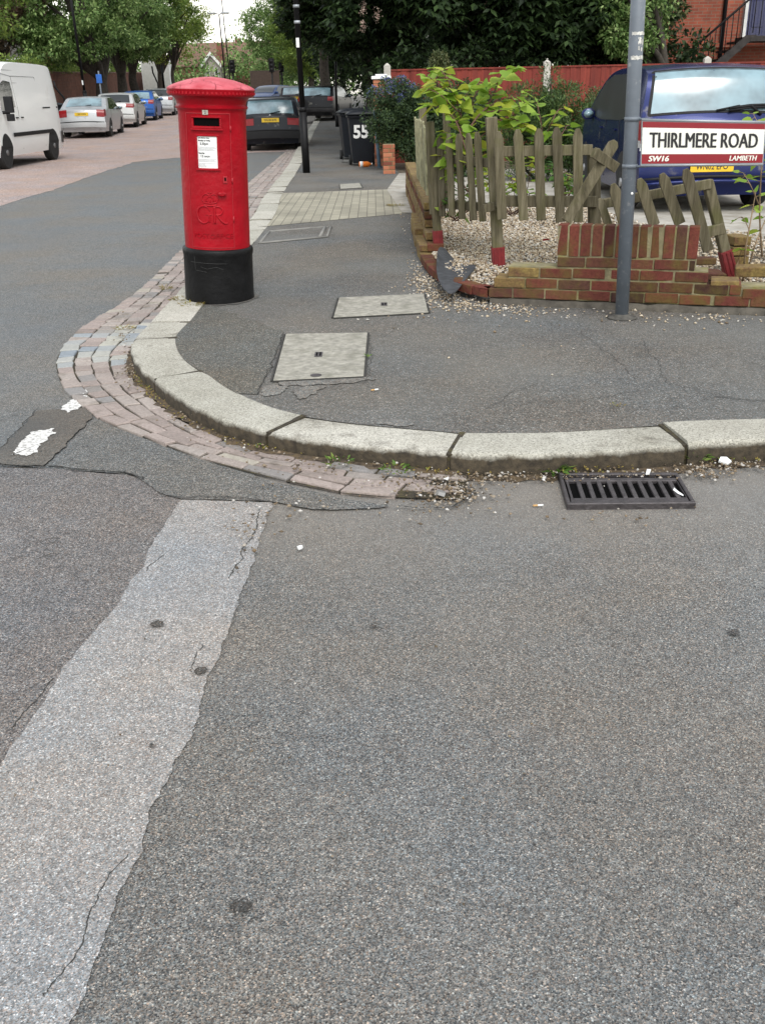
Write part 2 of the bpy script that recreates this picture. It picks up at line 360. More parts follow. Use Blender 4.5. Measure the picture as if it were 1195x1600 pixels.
for a, b in zip(js[:-1], js[1:]):
    n = max(2, int((b - a) / .09)); rows = []; dz = random.uniform(-.008, .008); tip = random.uniform(-.008, .008); g = random.uniform(.006, .011)
    for i in range(n + 1):
        s = a + g + (b - a - 2 * g) * i / n; p, nn = at_arc(s); u = i / n
        e = .005 * max(0, 1 - min(u, 1 - u) * n / .9)              # worn, rounded ends
        z0 = rise(p.y) + dz + tip * (u - .5); w = KW - .012
        wob = .004 * math.sin(s * 23) + random.gauss(0, .0012)
        prof = [(0.004, -.12), (wob, .02), (wob + e * .4, .078), (.003 + wob + e, .093 - e * .5), (.011 + e, .1015 - e * .8), (.028, .105 - e * .5), (w * .5, .106 - e * .3), (w, .1045 - e * .4), (w + .02, .103 - e * .3), (w + .02, -.12)]
        rows.append([(p.x + nn.x * o, p.y + nn.y * o, z + z0) for o, z in prof])
    k0 = len(mbk.v); mbk.grid(rows, 0, True)
    L = len(rows[0]); mbk.f.append(tuple(range(k0, k0 + L))); mbk.m.append(0); mbk.sm.append(False)
    mbk.f.append(tuple(range(k0 + n * L + L - 1, k0 + n * L - 1, -1))); mbk.m.append(0); mbk.sm.append(False)
struct(mbk.build('kerb', M['granite'], autosmooth=32))
M['joint_dirt'] = plain('joint_dirt', (.035, .028, .018), .95, var=.5, vscale=40, bmp=.8, bscale=90, dirt=((.09, .075, .025), .4, 18))
mbj = MB()
for s in js[1:-1]:
    p, nn = at_arc(s); t = Vector((nn.y, -nn.x, 0)); r0_ = rise(p.y)
    a, b2 = p + nn * .012, p + nn * (KW + .01); hw_ = t * (.013 if s < joints[2] + .1 and s > joints[0] - 3 else .022)
    mbj.hexa([(*(a - hw_).xy, r0_ - .1), (*(a + hw_).xy, r0_ - .1), (*(b2 + hw_).xy, r0_ - .1), (*(b2 - hw_).xy, r0_ - .1)], [(*(a - hw_).xy, r0_ + .096), (*(a + hw_).xy, r0_ + .096), (*(b2 + hw_).xy, r0_ + .1045), (*(b2 - hw_).xy, r0_ + .1045)])
struct(mbj.build('gutter_dirt', M['joint_dirt']))

# ---- surfaces of the carriageway
opx = [(700,778),(660,792),(620,790),(520,772),(420,749),(310,716),(220,684),(140,651),(108,615),(91,590),(89,570),(99,546),(125,517),(165,490),(200,470),(240,435),(275,400),(330,345),(385,290),(447,237)]
outer = catmull([Vector((*G(a, b, 0).xy, 0)) for a, b in opx], 8) + [Vector((-2.6, 30, 0)), Vector((-2.9, 39, 0)), Vector((-3.5, 62, 0))]
outer = resample(outer, .04)
mainp = [Vector((-60, 3.95, 0)), G(0, 731), G(75, 733), G(205, 742), G(235, 740), G(300, 745), G(400, 760)]
mainp = jag(mainp, .12, .008) + [p + Vector((.06, 0, 0)) for p in outer if p.y > 3.8 and p.y < 33 and (p.y > 4.0 or p.x < -.6)] + [Vector((-2.5, 33, 0)), Vector((-60, 33, 0))]
sheet('main_road', mainp, .004, M['road_main'])
tl = px([(283,782),(262,815),(240,850),(222,890),(203,912),(198,925),(160,975),(130,1010),(100,1045),(95,1055),(50,1125),(0,1192)])
trR = px([(425,786),(420,805),(410,832),(397,880),(375,930),(362,975),(350,1008),(325,1055),(318,1090),(303,1145),(270,1205),(240,1262),(225,1320),(190,1395),(165,1460),(150,1505),(130,1560),(108,1605)])
tlj = jag(tl + [Vector((-1.0, .9, 0)), Vector((-1.04, -3, 0))], .05, .003, False, 3); trj = jag(trR + [Vector((-.57, .4, 0)), Vector((-.6, -3, 0))], .045, .0038, False, 3)
oldp = [Vector((-60, 3.95, 0))] + jag([G(0, 731), G(75, 733), G(205, 742), G(255, 775), G(283, 782)], .1, .006) + tlj + [Vector((-60, -3, 0))]
sheet('main_road', oldp, .004, M['road_left'])
sheet('trench_patch', trj[::-1] + jag([trj[0], G(355, 783), tlj[0]], .05, .005)[1:-1] + tlj, .004, M['trench'])
redp = jag(px([(-260,390),(0,322),(75,300),(150,273),(213,253),(276,247),(395,239),(470,237)]), .22, .025)
redp = [Vector((-11, redp[0].y, 0))] + [p for p in redp if p.x > -11] + [Vector((-2.6, 33, 0)), Vector((-11.6, 33, 0))]
sheet('worn_red_road', redp, .008, M['red_road'])
strip('worn_red_road', lambda y: LK(y) + .25, lambda y: kx(y) - KW - .6, [33 + 3 * i for i in range(19)], .008, M['red_road'])
sheet('asphalt_patch', jag(px([(77,731),(150,655),(220,690),(310,722),(420,754),(520,778),(612,795),(500,800),(425,786),(283,782),(255,775),(205,742)]), .08, .003, True, 3), .008, M['patch'])
M['stain'] = asphalt('brown_stained_asphalt', [(0, (.055, .048, .04)), (.35, (.13, .112, .09)), (.7, (.185, .16, .13)), (1, (.28, .25, .22))], 260, (.7, 1.25), .5, tint=((.07, .072, .072), .8))
sheet('asphalt_patch', jag(px([(0,706),(60,644),(152,638),(140,660),(70,732),(0,730)]), .05, .006, True, 2), .012, M['stain'])
# worn white paint
m, nt, b = new_mat('worn_white_paint'); c = coords(nt)
col = ramp(nt, noise(nt, c, 55, 5, .7), [(.34, (.15, .145, .14)), (.47, (.5, .49, .47)), (.56, (.66, .65, .62)), (.8, (.74, .73, .7))]); nt.links.new(col, b.inputs['Base Color']); b.inputs['Roughness'].default_value = .8
bump(nt, b, noise(nt, c, 140, 3), .4, .004); M['white_paint'] = m
for q in ([(20,716),(36,694),(52,679),(86,673),(84,684),(66,697),(56,712),(40,719),(28,713)], [(97,643),(106,632),(124,622),(138,623),(141,634),(128,640),(116,645),(106,649)], [(126,615),(133,612),(138,617),(131,620)], [(146,612),(158,610),(156,614)]):
    sheet('road_marking', jag(px(q), .03, .007, True, 3), .0155, M['white_paint'])
# seams, cracks and oil spots
M['crack'] = plain('crack_dirt', (.03, .029, .026), .95, var=.4, vscale=60)
mbc = MB()
def crack(pts, wd, z, jit=.006, step=.06):
    wd *= .55; p = jag(pts, step, jit, False, 3); n = normals(p)
    for i in range(len(p) - 1):
        w0 = wd * random.uniform(.35, 1.1); q = random.uniform(.35, 1.1) * wd
        if i == 0: wa = .001
        wb = .001 if i == len(p) - 2 else q
        mbc.add([(p[i] + n[i] * wa).to_tuple()[:2] + (z,), (p[i] - n[i] * wa).to_tuple()[:2] + (z,), (p[i+1] - n[i+1] * wb).to_tuple()[:2] + (z,), (p[i+1] + n[i+1] * wb).to_tuple()[:2] + (z,)], [(0, 1, 2, 3)])
        wa = wb
for q, wd in (([(0,730),(75,733),(205,742),(225,752)], .010), ([(205,742),(235,700)], .004), ([(407,800),(398,832),(385,850),(380,872),(357,906)], .004), ([(201,1337),(164,1377),(147,1414),(127,1484),(100,1521),(75,1538),(70,1561)], .0028),
              ([(258,868),(244,880),(230,894)], .003), ([(318,1010),(308,1040),(300,1052)], .003), ([(424,787),(360,781),(283,781),(250,778)], .007), ([(85,1062),(60,1095),(20,1140)], .004), ([(60,642),(0,706)], .007), ([(70,732),(150,646)], .005),
              ([(620,795),(700,800),(745,778),(735,765)], .008)):
    crack(px(q), wd, .0055 if wd < .006 else .0135)
for q, wd in (([(443,520),(430,560),(402,617)], .006), ([(1113,621),(1140,621),(1160,626),(1195,627),(1300,632)], .008), ([(850,628),(905,627),(1000,612)], .0035), ([(905,520),(960,560),(1000,600)], .003), ([(1000,530),(1030,570),(1042,600),(1090,612)], .003), ([(760,640),(800,612),(840,600)], .0028), ([(520,520),(575,523),(582,560),(572,600),(520,598)], .003)):
    crack(px(q, .1), wd, .1052)
struct(mbc.build('surface_cracks', M['crack']))
mo = MB()
for x, y, rx, ry in ((247,979,11,5),(315,1052,10,6),(376,1421,18,11),(1146,992,9,5),(585,981,6,4),(238,1170,4,3)):
    c0 = G(x, y); a = (G(x + rx, y) - c0).length; d = (G(x, y + ry) - c0).length; n = 22
    mo.add([(c0.x + a * math.cos(6.283 * i / n) * random.uniform(.75, 1.15), c0.y + d * math.sin(6.283 * i / n) * random.uniform(.75, 1.15), .011) for i in range(n)], [tuple(range(n))])
struct(mo.build('oil_stains', asphalt('oil_stain', [(0, (.025, .025, .025)), (.5, (.065, .063, .06)), (.9, (.10, .098, .094)), (1, (.3, .29, .28))], 300, (.8, 1.2), .5)))
# newer, darker pavement surface round the pillar box
dk = [p for p in back if 4.75 < p.y < 7.05 and p.x < -.55]
sheet('pavement_patch', [q for q in dk] + jag([dk[-1], G(330, 478, .1), G(443, 518, .1), G(430, 560, .1), G(402, 617, .1)], .08, .006)[1:], .104, M['pave_dark'])
q0 = Vector((-1.19, 7.31, 0)); sheet('pavement_patch', jag([(q0.x + r_ * math.cos(a_), q0.y + r_ * math.sin(a_)) for a_, r_ in [(6.2832 * i / 14, random.uniform(.275, .31)) for i in range(14)]], .06, .008, True, 2), .1046, M['stain'])
M['cement'] = asphalt('cement_smear', [(0, (.07, .07, .067)), (.4, (.135, .134, .127)), (.8, (.18, .178, .168)), (1, (.26, .255, .24))], 210, (.8, 1.2), .4)
for q in ([(408,610),(430,600),(452,607),(440,618),(415,622)], [(455,612),(480,604),(510,604),(498,614),(470,626)], [(585,661),(610,655),(650,664),(620,668)], [(430,596),(500,592),(570,590),(590,594),(520,602),(440,603)]):
    sheet('pavement_patch', jag(px(q, .1), .04, .009, True, 3), .1045, M['cement'])
# block-paved crossing and the concrete drive
m, nt, b = new_mat('buff_block_paving'); c = coords(nt); sx = N(nt, 'SeparateXYZ'); cb = N(nt, 'CombineXYZ'); nt.links.new(c, sx.inputs[0]); nt.links.new(sx.outputs[1], cb.inputs[0]); nt.links.new(sx.outputs[0], cb.inputs[1])
br = N(nt, 'TexBrick'); br.inputs['Scale'].default_value = 1; br.inputs['Brick Width'].default_value = .3; br.inputs['Row Height'].default_value = .112; br.inputs['Mortar Size'].default_value = .006
br.inputs['Color1'].default_value = (.30, .28, .215, 1); br.inputs['Color2'].default_value = (.255, .238, .185, 1); br.inputs['Mortar'].default_value = (.13, .118, .09, 1); nt.links.new(cb.outputs[0], br.inputs['Vector'])
nt.links.new(mix(nt, 1.0, br.outputs[0], ramp(nt, noise(nt, c, 2, 5), [(.3, (.75,) * 3), (.7, (1.15,) * 3)]), 'MULTIPLY'), b.inputs['Base Color']); b.inputs['Roughness'].default_value = .9; M['blocks'] = m
k1 = [p for p in back if 11.55 < p.y < 15.6]
sheet('block_paving', k1 + [G(417, 303, .1), G(610, 296, .1), G(640, 333, .1), G(395, 356, .1)], .104, M['blocks'])
M['concrete'] = plain('drive_concrete', (.36, .34, .30), .95, var=.2, vscale=2.5, bmp=.4, bscale=70, dirt=((.2, .175, .13), .5, 6))
sheet('concrete_drive', [(.33, 12.7), (.18, 15.8), (.45, 19.1), (14, 21.5), (14, 9.2), (3.4, 9.6), (2.7, 10.5), (2.45, 12.2), (.6, 12.4)], .108, M['concrete'])
M['earth'] = plain('bare_earth', (.10, .08, .055), .95, var=.5, vscale=9, bmp=.8, bscale=40)
sheet('garden_soil', [(.45, 19.1), (.35, 24), (40, 26), (40, 22), (14, 21.5)], .104, M['earth'])
# gutter soil
i0, i1 = near_arc(G(1195, 693, .1)), near_arc(G(447, 260, .1))
isr = near_arc(G(712, 714, .1))
for a, b2, wd, zz in ((0, isr, .05, .004), (isr, i1, .045, .0195)):
    pts = front[a:b2]; nn = fn[a:b2]
    inn = [p + n * .03 for p, n in zip(pts, nn)]; out = [p - n * (wd + random.uniform(-.025, .03)) for p, n in zip(pts, nn)]
    mb = MB(); mb.grid([[(*o.xy, zz), (*q.xy, zz + .006)] for o, q in zip(out, inn)]); struct(mb.build('gutter_dirt', M['soil']))
# ---- granite setts
ma_, nt, b = new_mat('granite_sett'); c = coords(nt)
ri = N(nt, 'NewGeometry').outputs['Random Per Island']
col = ramp(nt, ri, [(0, (.225, .185, .165)), (.3, (.31, .255, .23)), (.55, (.275, .235, .21)), (.72, (.345, .30, .27)), (.86, (.20, .18, .165)), (.95, (.225, .215, .21)), (.98, (.33, .30, .25))])
col = mix(nt, 1.0, col, ramp(nt, noise(nt, c, 70, 4, .7), [(.25, (.7,) * 3), (.75, (1.25,) * 3)]), 'MULTIPLY')
col = mix(nt, ramp(nt, noise(nt, c, 7, 4), [(.55, (0, 0, 0)), (.72, (.6, .6, .6))]), col, (.12, .1, .075))
nt.links.new(col, b.inputs['Base Color']); b.inputs['Roughness'].default_value = .75; bump(nt, b, noise(nt, c, 60, 4), .7, .008); M['sett'] = ma_
m2, nt, b = new_mat('old_grey_sett'); c = coords(nt)
col = ramp(nt, N(nt, 'NewGeometry').outputs['Random Per Island'], [(0, (.22, .25, .28)), (.3, (.36, .35, .3)), (.55, (.28, .29, .29)), (.75, (.42, .4, .34)), (1, (.2, .23, .26))])
col = mix(nt, 1.0, col, ramp(nt, noise(nt, c, 70, 4, .7), [(.25, (.75,) * 3), (.75, (1.2,) * 3)]), 'MULTIPLY'); nt.links.new(col, b.inputs['Base Color']); b.inputs['Roughness'].default_value = .75; M['sett_grey'] = m2
mbs = MB(); otree = np.array([(p.x, p.y) for p in outer])
def width_at(i):
    p, n = front[i], fn[i]; best = None
    d = otree - np.array([p.x, p.y]); lat = d @ np.array([-n.x, -n.y]); along = np.abs(d @ np.array([-n.y, n.x]))
    k = np.where((along < .05) & (lat > 0) & (lat < .8))[0]
    return float(lat[k].min()) if len(k) else None
Wd = [width_at(i) if i < len(front) else None for i in range(near_arc(G(447, 260, .1)) + 300)]
istart = near_arc(G(735, 714, .1))
lastw = .2
for i in range(len(Wd)):
    if Wd[i] is None: Wd[i] = lastw
    lastw = Wd[i]
Wd = list(np.convolve(np.pad(Wd, 6, 'edge'), np.ones(13) / 13, 'valid'))
gi0 = near_arc(G(224, 500, .1)); gi1 = near_arc(G(199, 548, .1))
beds = MB(); rows = []
for i in range(istart, len(Wd)):
    p, n = front[i], fn[i]; rows.append([(*(p - n * Wd[i]).xy, .0098), (*(p + n * .02).xy, .0098)])
beds.grid(rows); struct(beds.build('gutter_dirt', M['joint_dirt']))
for row in range(4):
    s = arc[istart] + (.0, .12, .02, .22)[row]; send = arc[len(Wd) - 2]
    while s < send:
        i = int(np.searchsorted(arc, s)); wv = Wd[min(i, len(Wd) - 1)]
        rw = (wv - .03) / 4; L = random.uniform(.13, .2) * (1.25 if wv < .38 else .72); e = s + L
        if rw > .03 and not (random.random() < .015):
            qs = []
            j = int(min(np.searchsorted(arc, e), len(Wd) - 1)); g = random.uniform(.004, .0075)
            w2 = (Wd[j] - .03) / 4
            for ss, r2 in ((s + g, rw), (e - g, w2)):
                p, n = at_arc(ss)
                for o in (.03 + row * r2 + g * .7, .03 + (row + 1) * r2 - g * .7):
                    qs.append(p - n * (o + random.gauss(0, .0035)) + Vector((random.gauss(0, .0035), random.gauss(0, .0035), 0)))
            a, b1, d, c1 = qs[0], qs[1], qs[2], qs[3]; quad = [a, b1, c1, d]; cen = (a + b1 + c1 + d) / 4
            hz = random.uniform(.017, .022); h3 = [hz + random.gauss(0, .0022) for _ in range(4)]; rr = rise(cen.y)
            vs = [(*q.xy, rr - .02) for q in quad] + [(*q.xy, rr + h - .0045) for q, h in zip(quad, h3)] + [(*(q.lerp(cen, .07)).xy, rr + h) for q, h in zip(quad, h3)] + [(*cen.xy, rr + hz + .001)]
            fs = [(0,1,5,4),(1,2,6,5),(2,3,7,6),(3,0,4,7),(4,5,9,8),(5,6,10,9),(6,7,11,10),(7,4,8,11),(8,9,12),(9,10,12),(10,11,12),(11,8,12)]
            grey = gi1 <= i <= gi0 + 4 if gi1 < gi0 else gi0 <= i <= gi1 + 4
            mbs.add(vs, fs, 1 if grey and random.random() < .7 else 0, False)
        s = e
so = mbs.build('sett_gutter', [M['sett'], M['sett_grey']]); struct(so)

# ---- stones, chippings
def stones(name, pts, sizes, m, flat=.62, loc=None):
    n = len(pts); base = np.array([(1,0,0),(0,1,0),(-1,0,0),(0,-1,0),(0,0,1),(0,0,-1)], float)
    fcs = [(0,1,4),(1,2,4),(2,3,4),(3,0,4),(1,0,5),(2,1,5),(3,2,5),(0,3,5)]
    v = base[None] * rng.uniform(.65, 1.2, (n, 6, 1)); v = v * np.stack([rng.uniform(.7, 1.3, n), rng.uniform(.6, 1.0, n), np.full(n, flat) * rng.uniform(.6, 1.2, n)], 1)[:, None, :]
    yaw = rng.uniform(0, 6.28, n); tl_ = rng.normal(0, .35, n)
    x, y, z = v[..., 0], v[..., 1], v[..., 2]
    y, z = y * np.cos(tl_)[:, None] - z * np.sin(tl_)[:, None], y * np.sin(tl_)[:, None] + z * np.cos(tl_)[:, None]
    x, y = x * np.cos(yaw)[:, None] - y * np.sin(yaw)[:, None], x * np.sin(yaw)[:, None] + y * np.cos(yaw)[:, None]
    co = np.stack([x, y, z], -1) * np.asarray(sizes)[:, None, None] + np.asarray(pts)[:, None, :]
    return np_mesh(name, co.reshape(-1, 3), 6, m, None, None, fcs)
def ramp_island(name, stops, rough=.8):
    m, nt, b = new_mat(name); col = ramp(nt, N(nt, 'NewGeometry').outputs['Random Per Island'], stops)
    col = mix(nt, 1.0, col, ramp(nt, noise(nt, coords(nt), 90, 3), [(.3, (.8,) * 3), (.7, (1.12,) * 3)]), 'MULTIPLY')
    nt.links.new(col, b.inputs['Base Color']); b.inputs['Roughness'].default_value = rough; return m
M['gravel'] = ramp_island('beige_gravel', [(0, (.13, .09, .05)), (.2, (.33, .25, .16)), (.45, (.45, .37, .26)), (.7, (.55, .48, .38)), (.85, (.34, .33, .31)), (.95, (.72, .68, .6)), (1, (.24, .14, .08))])
M['litterbits'] = ramp_island('grit', [(0, (.06, .045, .03)), (.35, (.17, .12, .07)), (.6, (.25, .2, .14)), (.88, (.34, .31, .27)), (1, (.55, .53, .5))])
bed = [(.62, 12.3), (.60, 9.6), (.49, 9.2), (.51, 8.3), (.55, 7.85), (.62, 7.5), (.74, 7.2), (.92, 7.03), (1.3, 6.9), (2.0, 6.7), (3.6, 6.2), (3.6, 9.5), (2.75, 10.4), (2.5, 12.3)]
sheet('garden_soil', bed, .135, M['earth'])
def inside(p, poly):
    c = False; n = len(poly)
    for i in range(n):
        a, b = poly[i], poly[(i + 1) % n]
        if (a[1] > p[1]) != (b[1] > p[1]) and p[0] < (b[0] - a[0]) * (p[1] - a[1]) / (b[1] - a[1]) + a[0]: c = not c
    return c
pts = []; sz = []
while len(pts) < 33000:
    p = (random.uniform(.5, 3.6), random.uniform(6.2, 12.4))
    if not inside(p, bed): continue
    if p[0] > 2.2 and random.random() < .45: continue
    z = .148 + .05 * max(0, math.sin(p[0] * 1.7 + p[1] * .9)) * min(1, (p[1] - 6.6) / 1.5 if p[1] > 6.6 else 0)
    pts.append((*p, z + random.uniform(-.006, .012))); sz.append(random.choice((.010, .012, .014, .017, .02)))
tag(stones('garden_gravel', pts, sz, M['gravel']), 'beige and white gravel filling the garden bed behind the low brick wall', 'gravel', None, 'stuff')
# ================================================================== PILLAR BOX
M['red'] = plain('pillar_box_red', (.30, .003, .010), .34, var=.2, vscale=5, bmp=.4, bscale=22, spec=.22)
m, nt, b = new_mat('faded_cap_red'); c = coords(nt)
col = ramp(nt, noise(nt, c, 9, 5, .65), [(.3, (.38, .035, .05)), (.6, (.5, .095, .12)), (.8, (.56, .19, .2))])
vor = N(nt, 'TexVoronoi', feature='DISTANCE_TO_EDGE'); vor.inputs['Scale'].default_value = 13; nt.links.new(c, vor.inputs['Vector'])
pk = mix(nt, 1.0, ramp(nt, vor.outputs['Distance'], [(.0, (1, 1, 1)), (.045, (0, 0, 0))]), ramp(nt, noise(nt, c, 7, 3), [(.52, (0, 0, 0)), (.58, (1, 1, 1))]), 'MULTIPLY')
nt.links.new(mix(nt, pk, col, (.22, .012, .02)), b.inputs['Base Color']); b.inputs['Roughness'].default_value = .6; bump(nt, b, pk, .8, .004); M['red_cap'] = m
M['black_base'] = plain('black_gloss_paint', (.006, .006, .0065), .45, var=.4, vscale=9, bmp=.5, bscale=18, spec=.18)
M['enamel'] = plain('white_enamel', (.74, .75, .74), .35, var=.05)
M['ink'] = plain('black_ink', (.02, .02, .022), .6)
M['dark_hole'] = plain('dark_opening', (.003, .003, .003), .9, spec=.05)
M['worn_metal'] = plain('worn_metal', (.35, .34, .3), .45, .5, var=.4, vscale=60)
M['dark_red'] = plain('door_seam_red', (.30, .006, .012), .5)  # one even red for the door outline and lock plate
PB = empty('pillar_box', (-1.19, 7.31, .1), 'red cast iron pillar box with faded cap and black base at the kerb', 'post box', None, (0, R_(2.5), R_(-1.5)))
RB = .236
def wrap(vs, r, z0, ang0=0):           # (x, height, depth) onto the cylinder's front (-Y)
    return [Vector((math.sin(ang0 + v.x / r) * (r + v.z), -math.cos(ang0 + v.x / r) * (r + v.z), z0 + v.y)) for v in vs]
def cgrid(x0, x1, z0, z1, r, n=10):    # curved patch
    return [[Vector((math.sin((x0 + (x1 - x0) * i / n) / r) * r, -math.cos((x0 + (x1 - x0) * i / n) / r) * r, z)) for z in (z0, z1)] for i in range(n + 1)]
def cbox(mb, x0, x1, z0, z1, r0, r1, n=8, mi=0):
    prof = [(r0, z0), (r1, z0), (r1, z1), (r0, z1)]
    rows = [[Vector((math.sin((x0 + (x1 - x0) * i / n) / RB) * r, -math.cos((x0 + (x1 - x0) * i / n) / RB) * r, z)) for r, z in prof + prof[:1]] for i in range(n + 1)]
    mb.grid(rows, mi, False)
    for k in (0, n):
        mb.add(rows[k][:4], [(0, 1, 2, 3) if k else (3, 2, 1, 0)], mi)
mb = MB(); mb.lathe([(.22, .36), (RB, .37), (RB + .001, .5), (RB, .9), (RB - .001, 1.30), (RB + .004, 1.318), (RB + .014, 1.326), (RB + .016, 1.336), (RB + .006, 1.346), (RB + .003, 1.352), (RB + .008, 1.372), (RB + .02, 1.39), (RB + .036, 1.402), (.20, 1.41)], 64)
body = mb.build('body', M['red'], PB, autosmooth=40)
mb = MB(); mb.lathe([(.2, 1.402), (.285, 1.400), (.296, 1.408), (.299, 1.416), (.299, 1.434), (.303, 1.439), (.303, 1.446)], 72)
mb.build('rim', M['red'], PB, autosmooth=50)
mb = MB(); mb.lathe([(.2, 1.443), (.3025, 1.4465), (.302, 1.452), (.294, 1.459), (.27, 1.472), (.22, 1.490), (.16, 1.507), (.09, 1.520), (.03, 1.526), (.001, 1.527)], 72)
capo = mb.build('cap', M['red_cap'], PB, autosmooth=50)
mb = MB()
for i in range(64):
    q = 6.2832 * i / 64
    mb.box((math.sin(q) * .3005, math.cos(q) * .3005, 1.424), (.013, .006, .016), (0, 0, -q + .12))
mb.build('dentil_band', M['red'], PB)
mb = MB(); mb.lathe([(.23, -.03), (.256, -.03), (.256, .02), (.253, .2), (.2525, .33), (.257, .345), (.2585, .362), (.2565, .378), (.25, .386), (.232, .39)], 64)
base = mb.build('base', M['black_base'], PB, autosmooth=40)
mb = MB()                                                   # thin raised scratches / old lines in the black paint
for q in ([(-.16, .30), (.13, .295)], [(-.12, .34), (-.115, .245), (-.02, .235)], [(-.07, .27), (-.02, .258), (.05, .272), (.10, .255)]):
    pts = [Vector((math.sin((x - .02) / .2535) * .2538, -math.cos((x - .02) / .2535) * .2538, z)) for x, z in [Vector(q[i]).lerp(Vector(q[i + 1]), t / 6) for i in range(len(q) - 1) for t in range(7)]]
    mb.tube(pts, .0012, 5)
mb.build('paint_ridge', plain('grey_scuff', (.035, .035, .035), .6), PB)
# door outline
mb = MB()
for x in (-.155, .165): cbox(mb, x - .0025, x + .0025, .40, 1.30, RB - .002, RB + .0025, 1)
for z in (.405, 1.297): cbox(mb, -.155, .165, z - .0025, z + .0025, RB - .002, RB + .0025, 24)
for z in (.60, .86, 1.2): mb.lathe([(.006, -.02), (.006, .02)], 8, c=(math.sin(.168 / RB) * RB, -math.cos(.168 / RB) * RB, z))
mb.build('door_frame', M['dark_red'], PB)
# aperture
ap = MB(); cbox(ap, -.108, .108, 1.188, 1.200, RB - .01, RB + .016); cbox(ap, -.100, .100, 1.268, 1.279, RB - .01, RB + .016)
cbox(ap, -.100, -.088, 1.200, 1.268, RB - .01, RB + .012, 2); cbox(ap, .088, .100, 1.200, 1.268, RB - .01, RB + .012, 2); cbox(ap, -.088, .088, 1.200, 1.216, RB - .01, RB + .014)
slot = ap.build('aperture', M['red'], PB, bevel=.003)
mb = MB(); cbox(mb, -.088, .088, 1.216, 1.268, RB - .01, RB + .002); mb.build('letter_slot', M['dark_hole'], slot)
mb = MB(); cbox(mb, -.022, .016, 1.288, 1.318, RB - .005, RB + .006, 3); tab = mb.build('day_tablet', M['worn_metal'], PB)
vs, fs = text_mesh('2', .024, 1, .0008); mb = MB(); mb.add(wrap(vs, RB + .007, 1.303, -.003 / RB), fs); mb.build('lettering', M['ink'], tab)
# notice
fr = MB()
NX0, NX1, NZ0, NZ1 = -.066, .066, .945, 1.150
for a in ((NX0 - .014, NX1 + .014, NZ1, NZ1 + .014), (NX0 - .016, NX1 + .016, NZ0 - .016, NZ0), (NX0 - .012, NX0, NZ0, NZ1), (NX1, NX1 + .012, NZ0, NZ1)): cbox(fr, *a, RB - .01, RB + .014, 6)
fro = fr.build('notice_frame', M['red'], PB, bevel=.003)
mb = MB(); cbox(mb, NX0, NX1, NZ0, NZ1, RB - .01, RB + .006, 8); no = mb.build('notice', M['enamel'], fro)
mb = MB()
for s, sz, x, z in (('Saturday', .0135, -.062, 1.043), ('12 noon', .022, -.05, 1.023)):
    vs, fs = text_mesh(s, sz, .9, .0004, bold=.0004, align='LEFT'); mb.add(wrap([v + Vector((x, 0, 0)) for v in vs], RB + .0068, z), fs)
mb.build('lettering', M['ink'], no)
mb = MB()
for s, sz, x, z in (('Last collection times', .0105, -.062, 1.141), ('Monday to Friday', .0135, -.062, 1.124), ('5.30pm', .022, -.05, 1.103)):
    vs, fs = text_mesh(s, sz, .9, .0004, bold=.0004, align='LEFT'); mb.add(wrap([v + Vector((x, 0, 0)) for v in vs], RB + .0068, z), fs)
mb.build('lettering', M['ink'], no)
mb = MB()
for z, x1 in ((1.082, .05), (1.075, .058), (1.068, .04), (1.061, .05), (1.002, .056), (.995, .045), (.988, .058), (.975, .05), (.968, -.02), (.961, .0), (.954, -.01)):
    cbox(mb, -.06, x1, z - .0009, z + .0009, RB + .006, RB + .0072, 6)
mb.build('fine_print', plain('grey_ink', (.3, .3, .32), .6), no)
# lock plate, keyhole, handle
mb = MB(); cbox(mb, .098, .128, .845, .893, RB - .005, RB + .006, 3); lk = mb.build('lock', M['dark_red'], PB, bevel=.002)
mb = MB(); cbox(mb, .107, .119, .862, .884, RB, RB + .0075, 2); mb.build('keyhole', M['dark_hole'], lk)
mb = MB(); qa = .085 / RB
for i in range(2):
    mb.lathe([(.001, 0), (.024, 0), (.03, .006), (.03, .02), (.02, .027), (.001, .028)], 20, axis='y', c=(0, 0, 0))
    break
hv = [Vector((v[0], -v[1], v[2] * .6)) for v in mb.v]; Mx = Matrix.Rotation(qa, 3, 'Z'); mb.v = [tuple(Mx @ v + Vector((math.sin(qa) * RB, -math.cos(qa) * RB, .775))) for v in hv]
mb.build('door_handle', M['red'], PB, autosmooth=40)
# royal cipher and lettering in relief
cy = MB()
def stroke(pts, wd, mi=0, r=RB):
    P3 = catmull([Vector((p[0], p[1], 0)) for p in pts], 8); ws = [wd if not isinstance(wd, tuple) else wd[0] + (wd[1] - wd[0]) * math.sin(math.pi * i / (len(P3) - 1)) for i in range(len(P3))]
    cy.tube(wrap([Vector((p.x, p.y, .001)) for p in P3], r, 0), ws, 6)
gx, gz = -.05, .628
stroke([(gx + .046, gz + .036), (gx + .028, gz + .058), (gx - .002, gz + .064), (gx - .034, gz + .046), (gx - .046, gz + .006), (gx - .034, gz - .034), (gx - .002, gz - .052), (gx + .026, gz - .044), (gx + .042, gz - .022)], (.004, .0085))
stroke([(gx + .042, gz - .046), (gx + .042, gz + .004)], .007); stroke([(gx + .018, gz + .006), (gx + .062, gz + .006)], .0035); stroke([(gx + .046, gz + .06), (gx + .046, gz + .03)], .0035)
rx, rz_ = .052, .628
stroke([(rx - .022, rz_ - .052), (rx - .022, rz_ + .062)], .0085); stroke([(rx - .04, rz_ - .052), (rx - .004, rz_ - .052)], .0035); stroke([(rx - .038, rz_ + .063), (rx, rz_ + .063)], .0035)
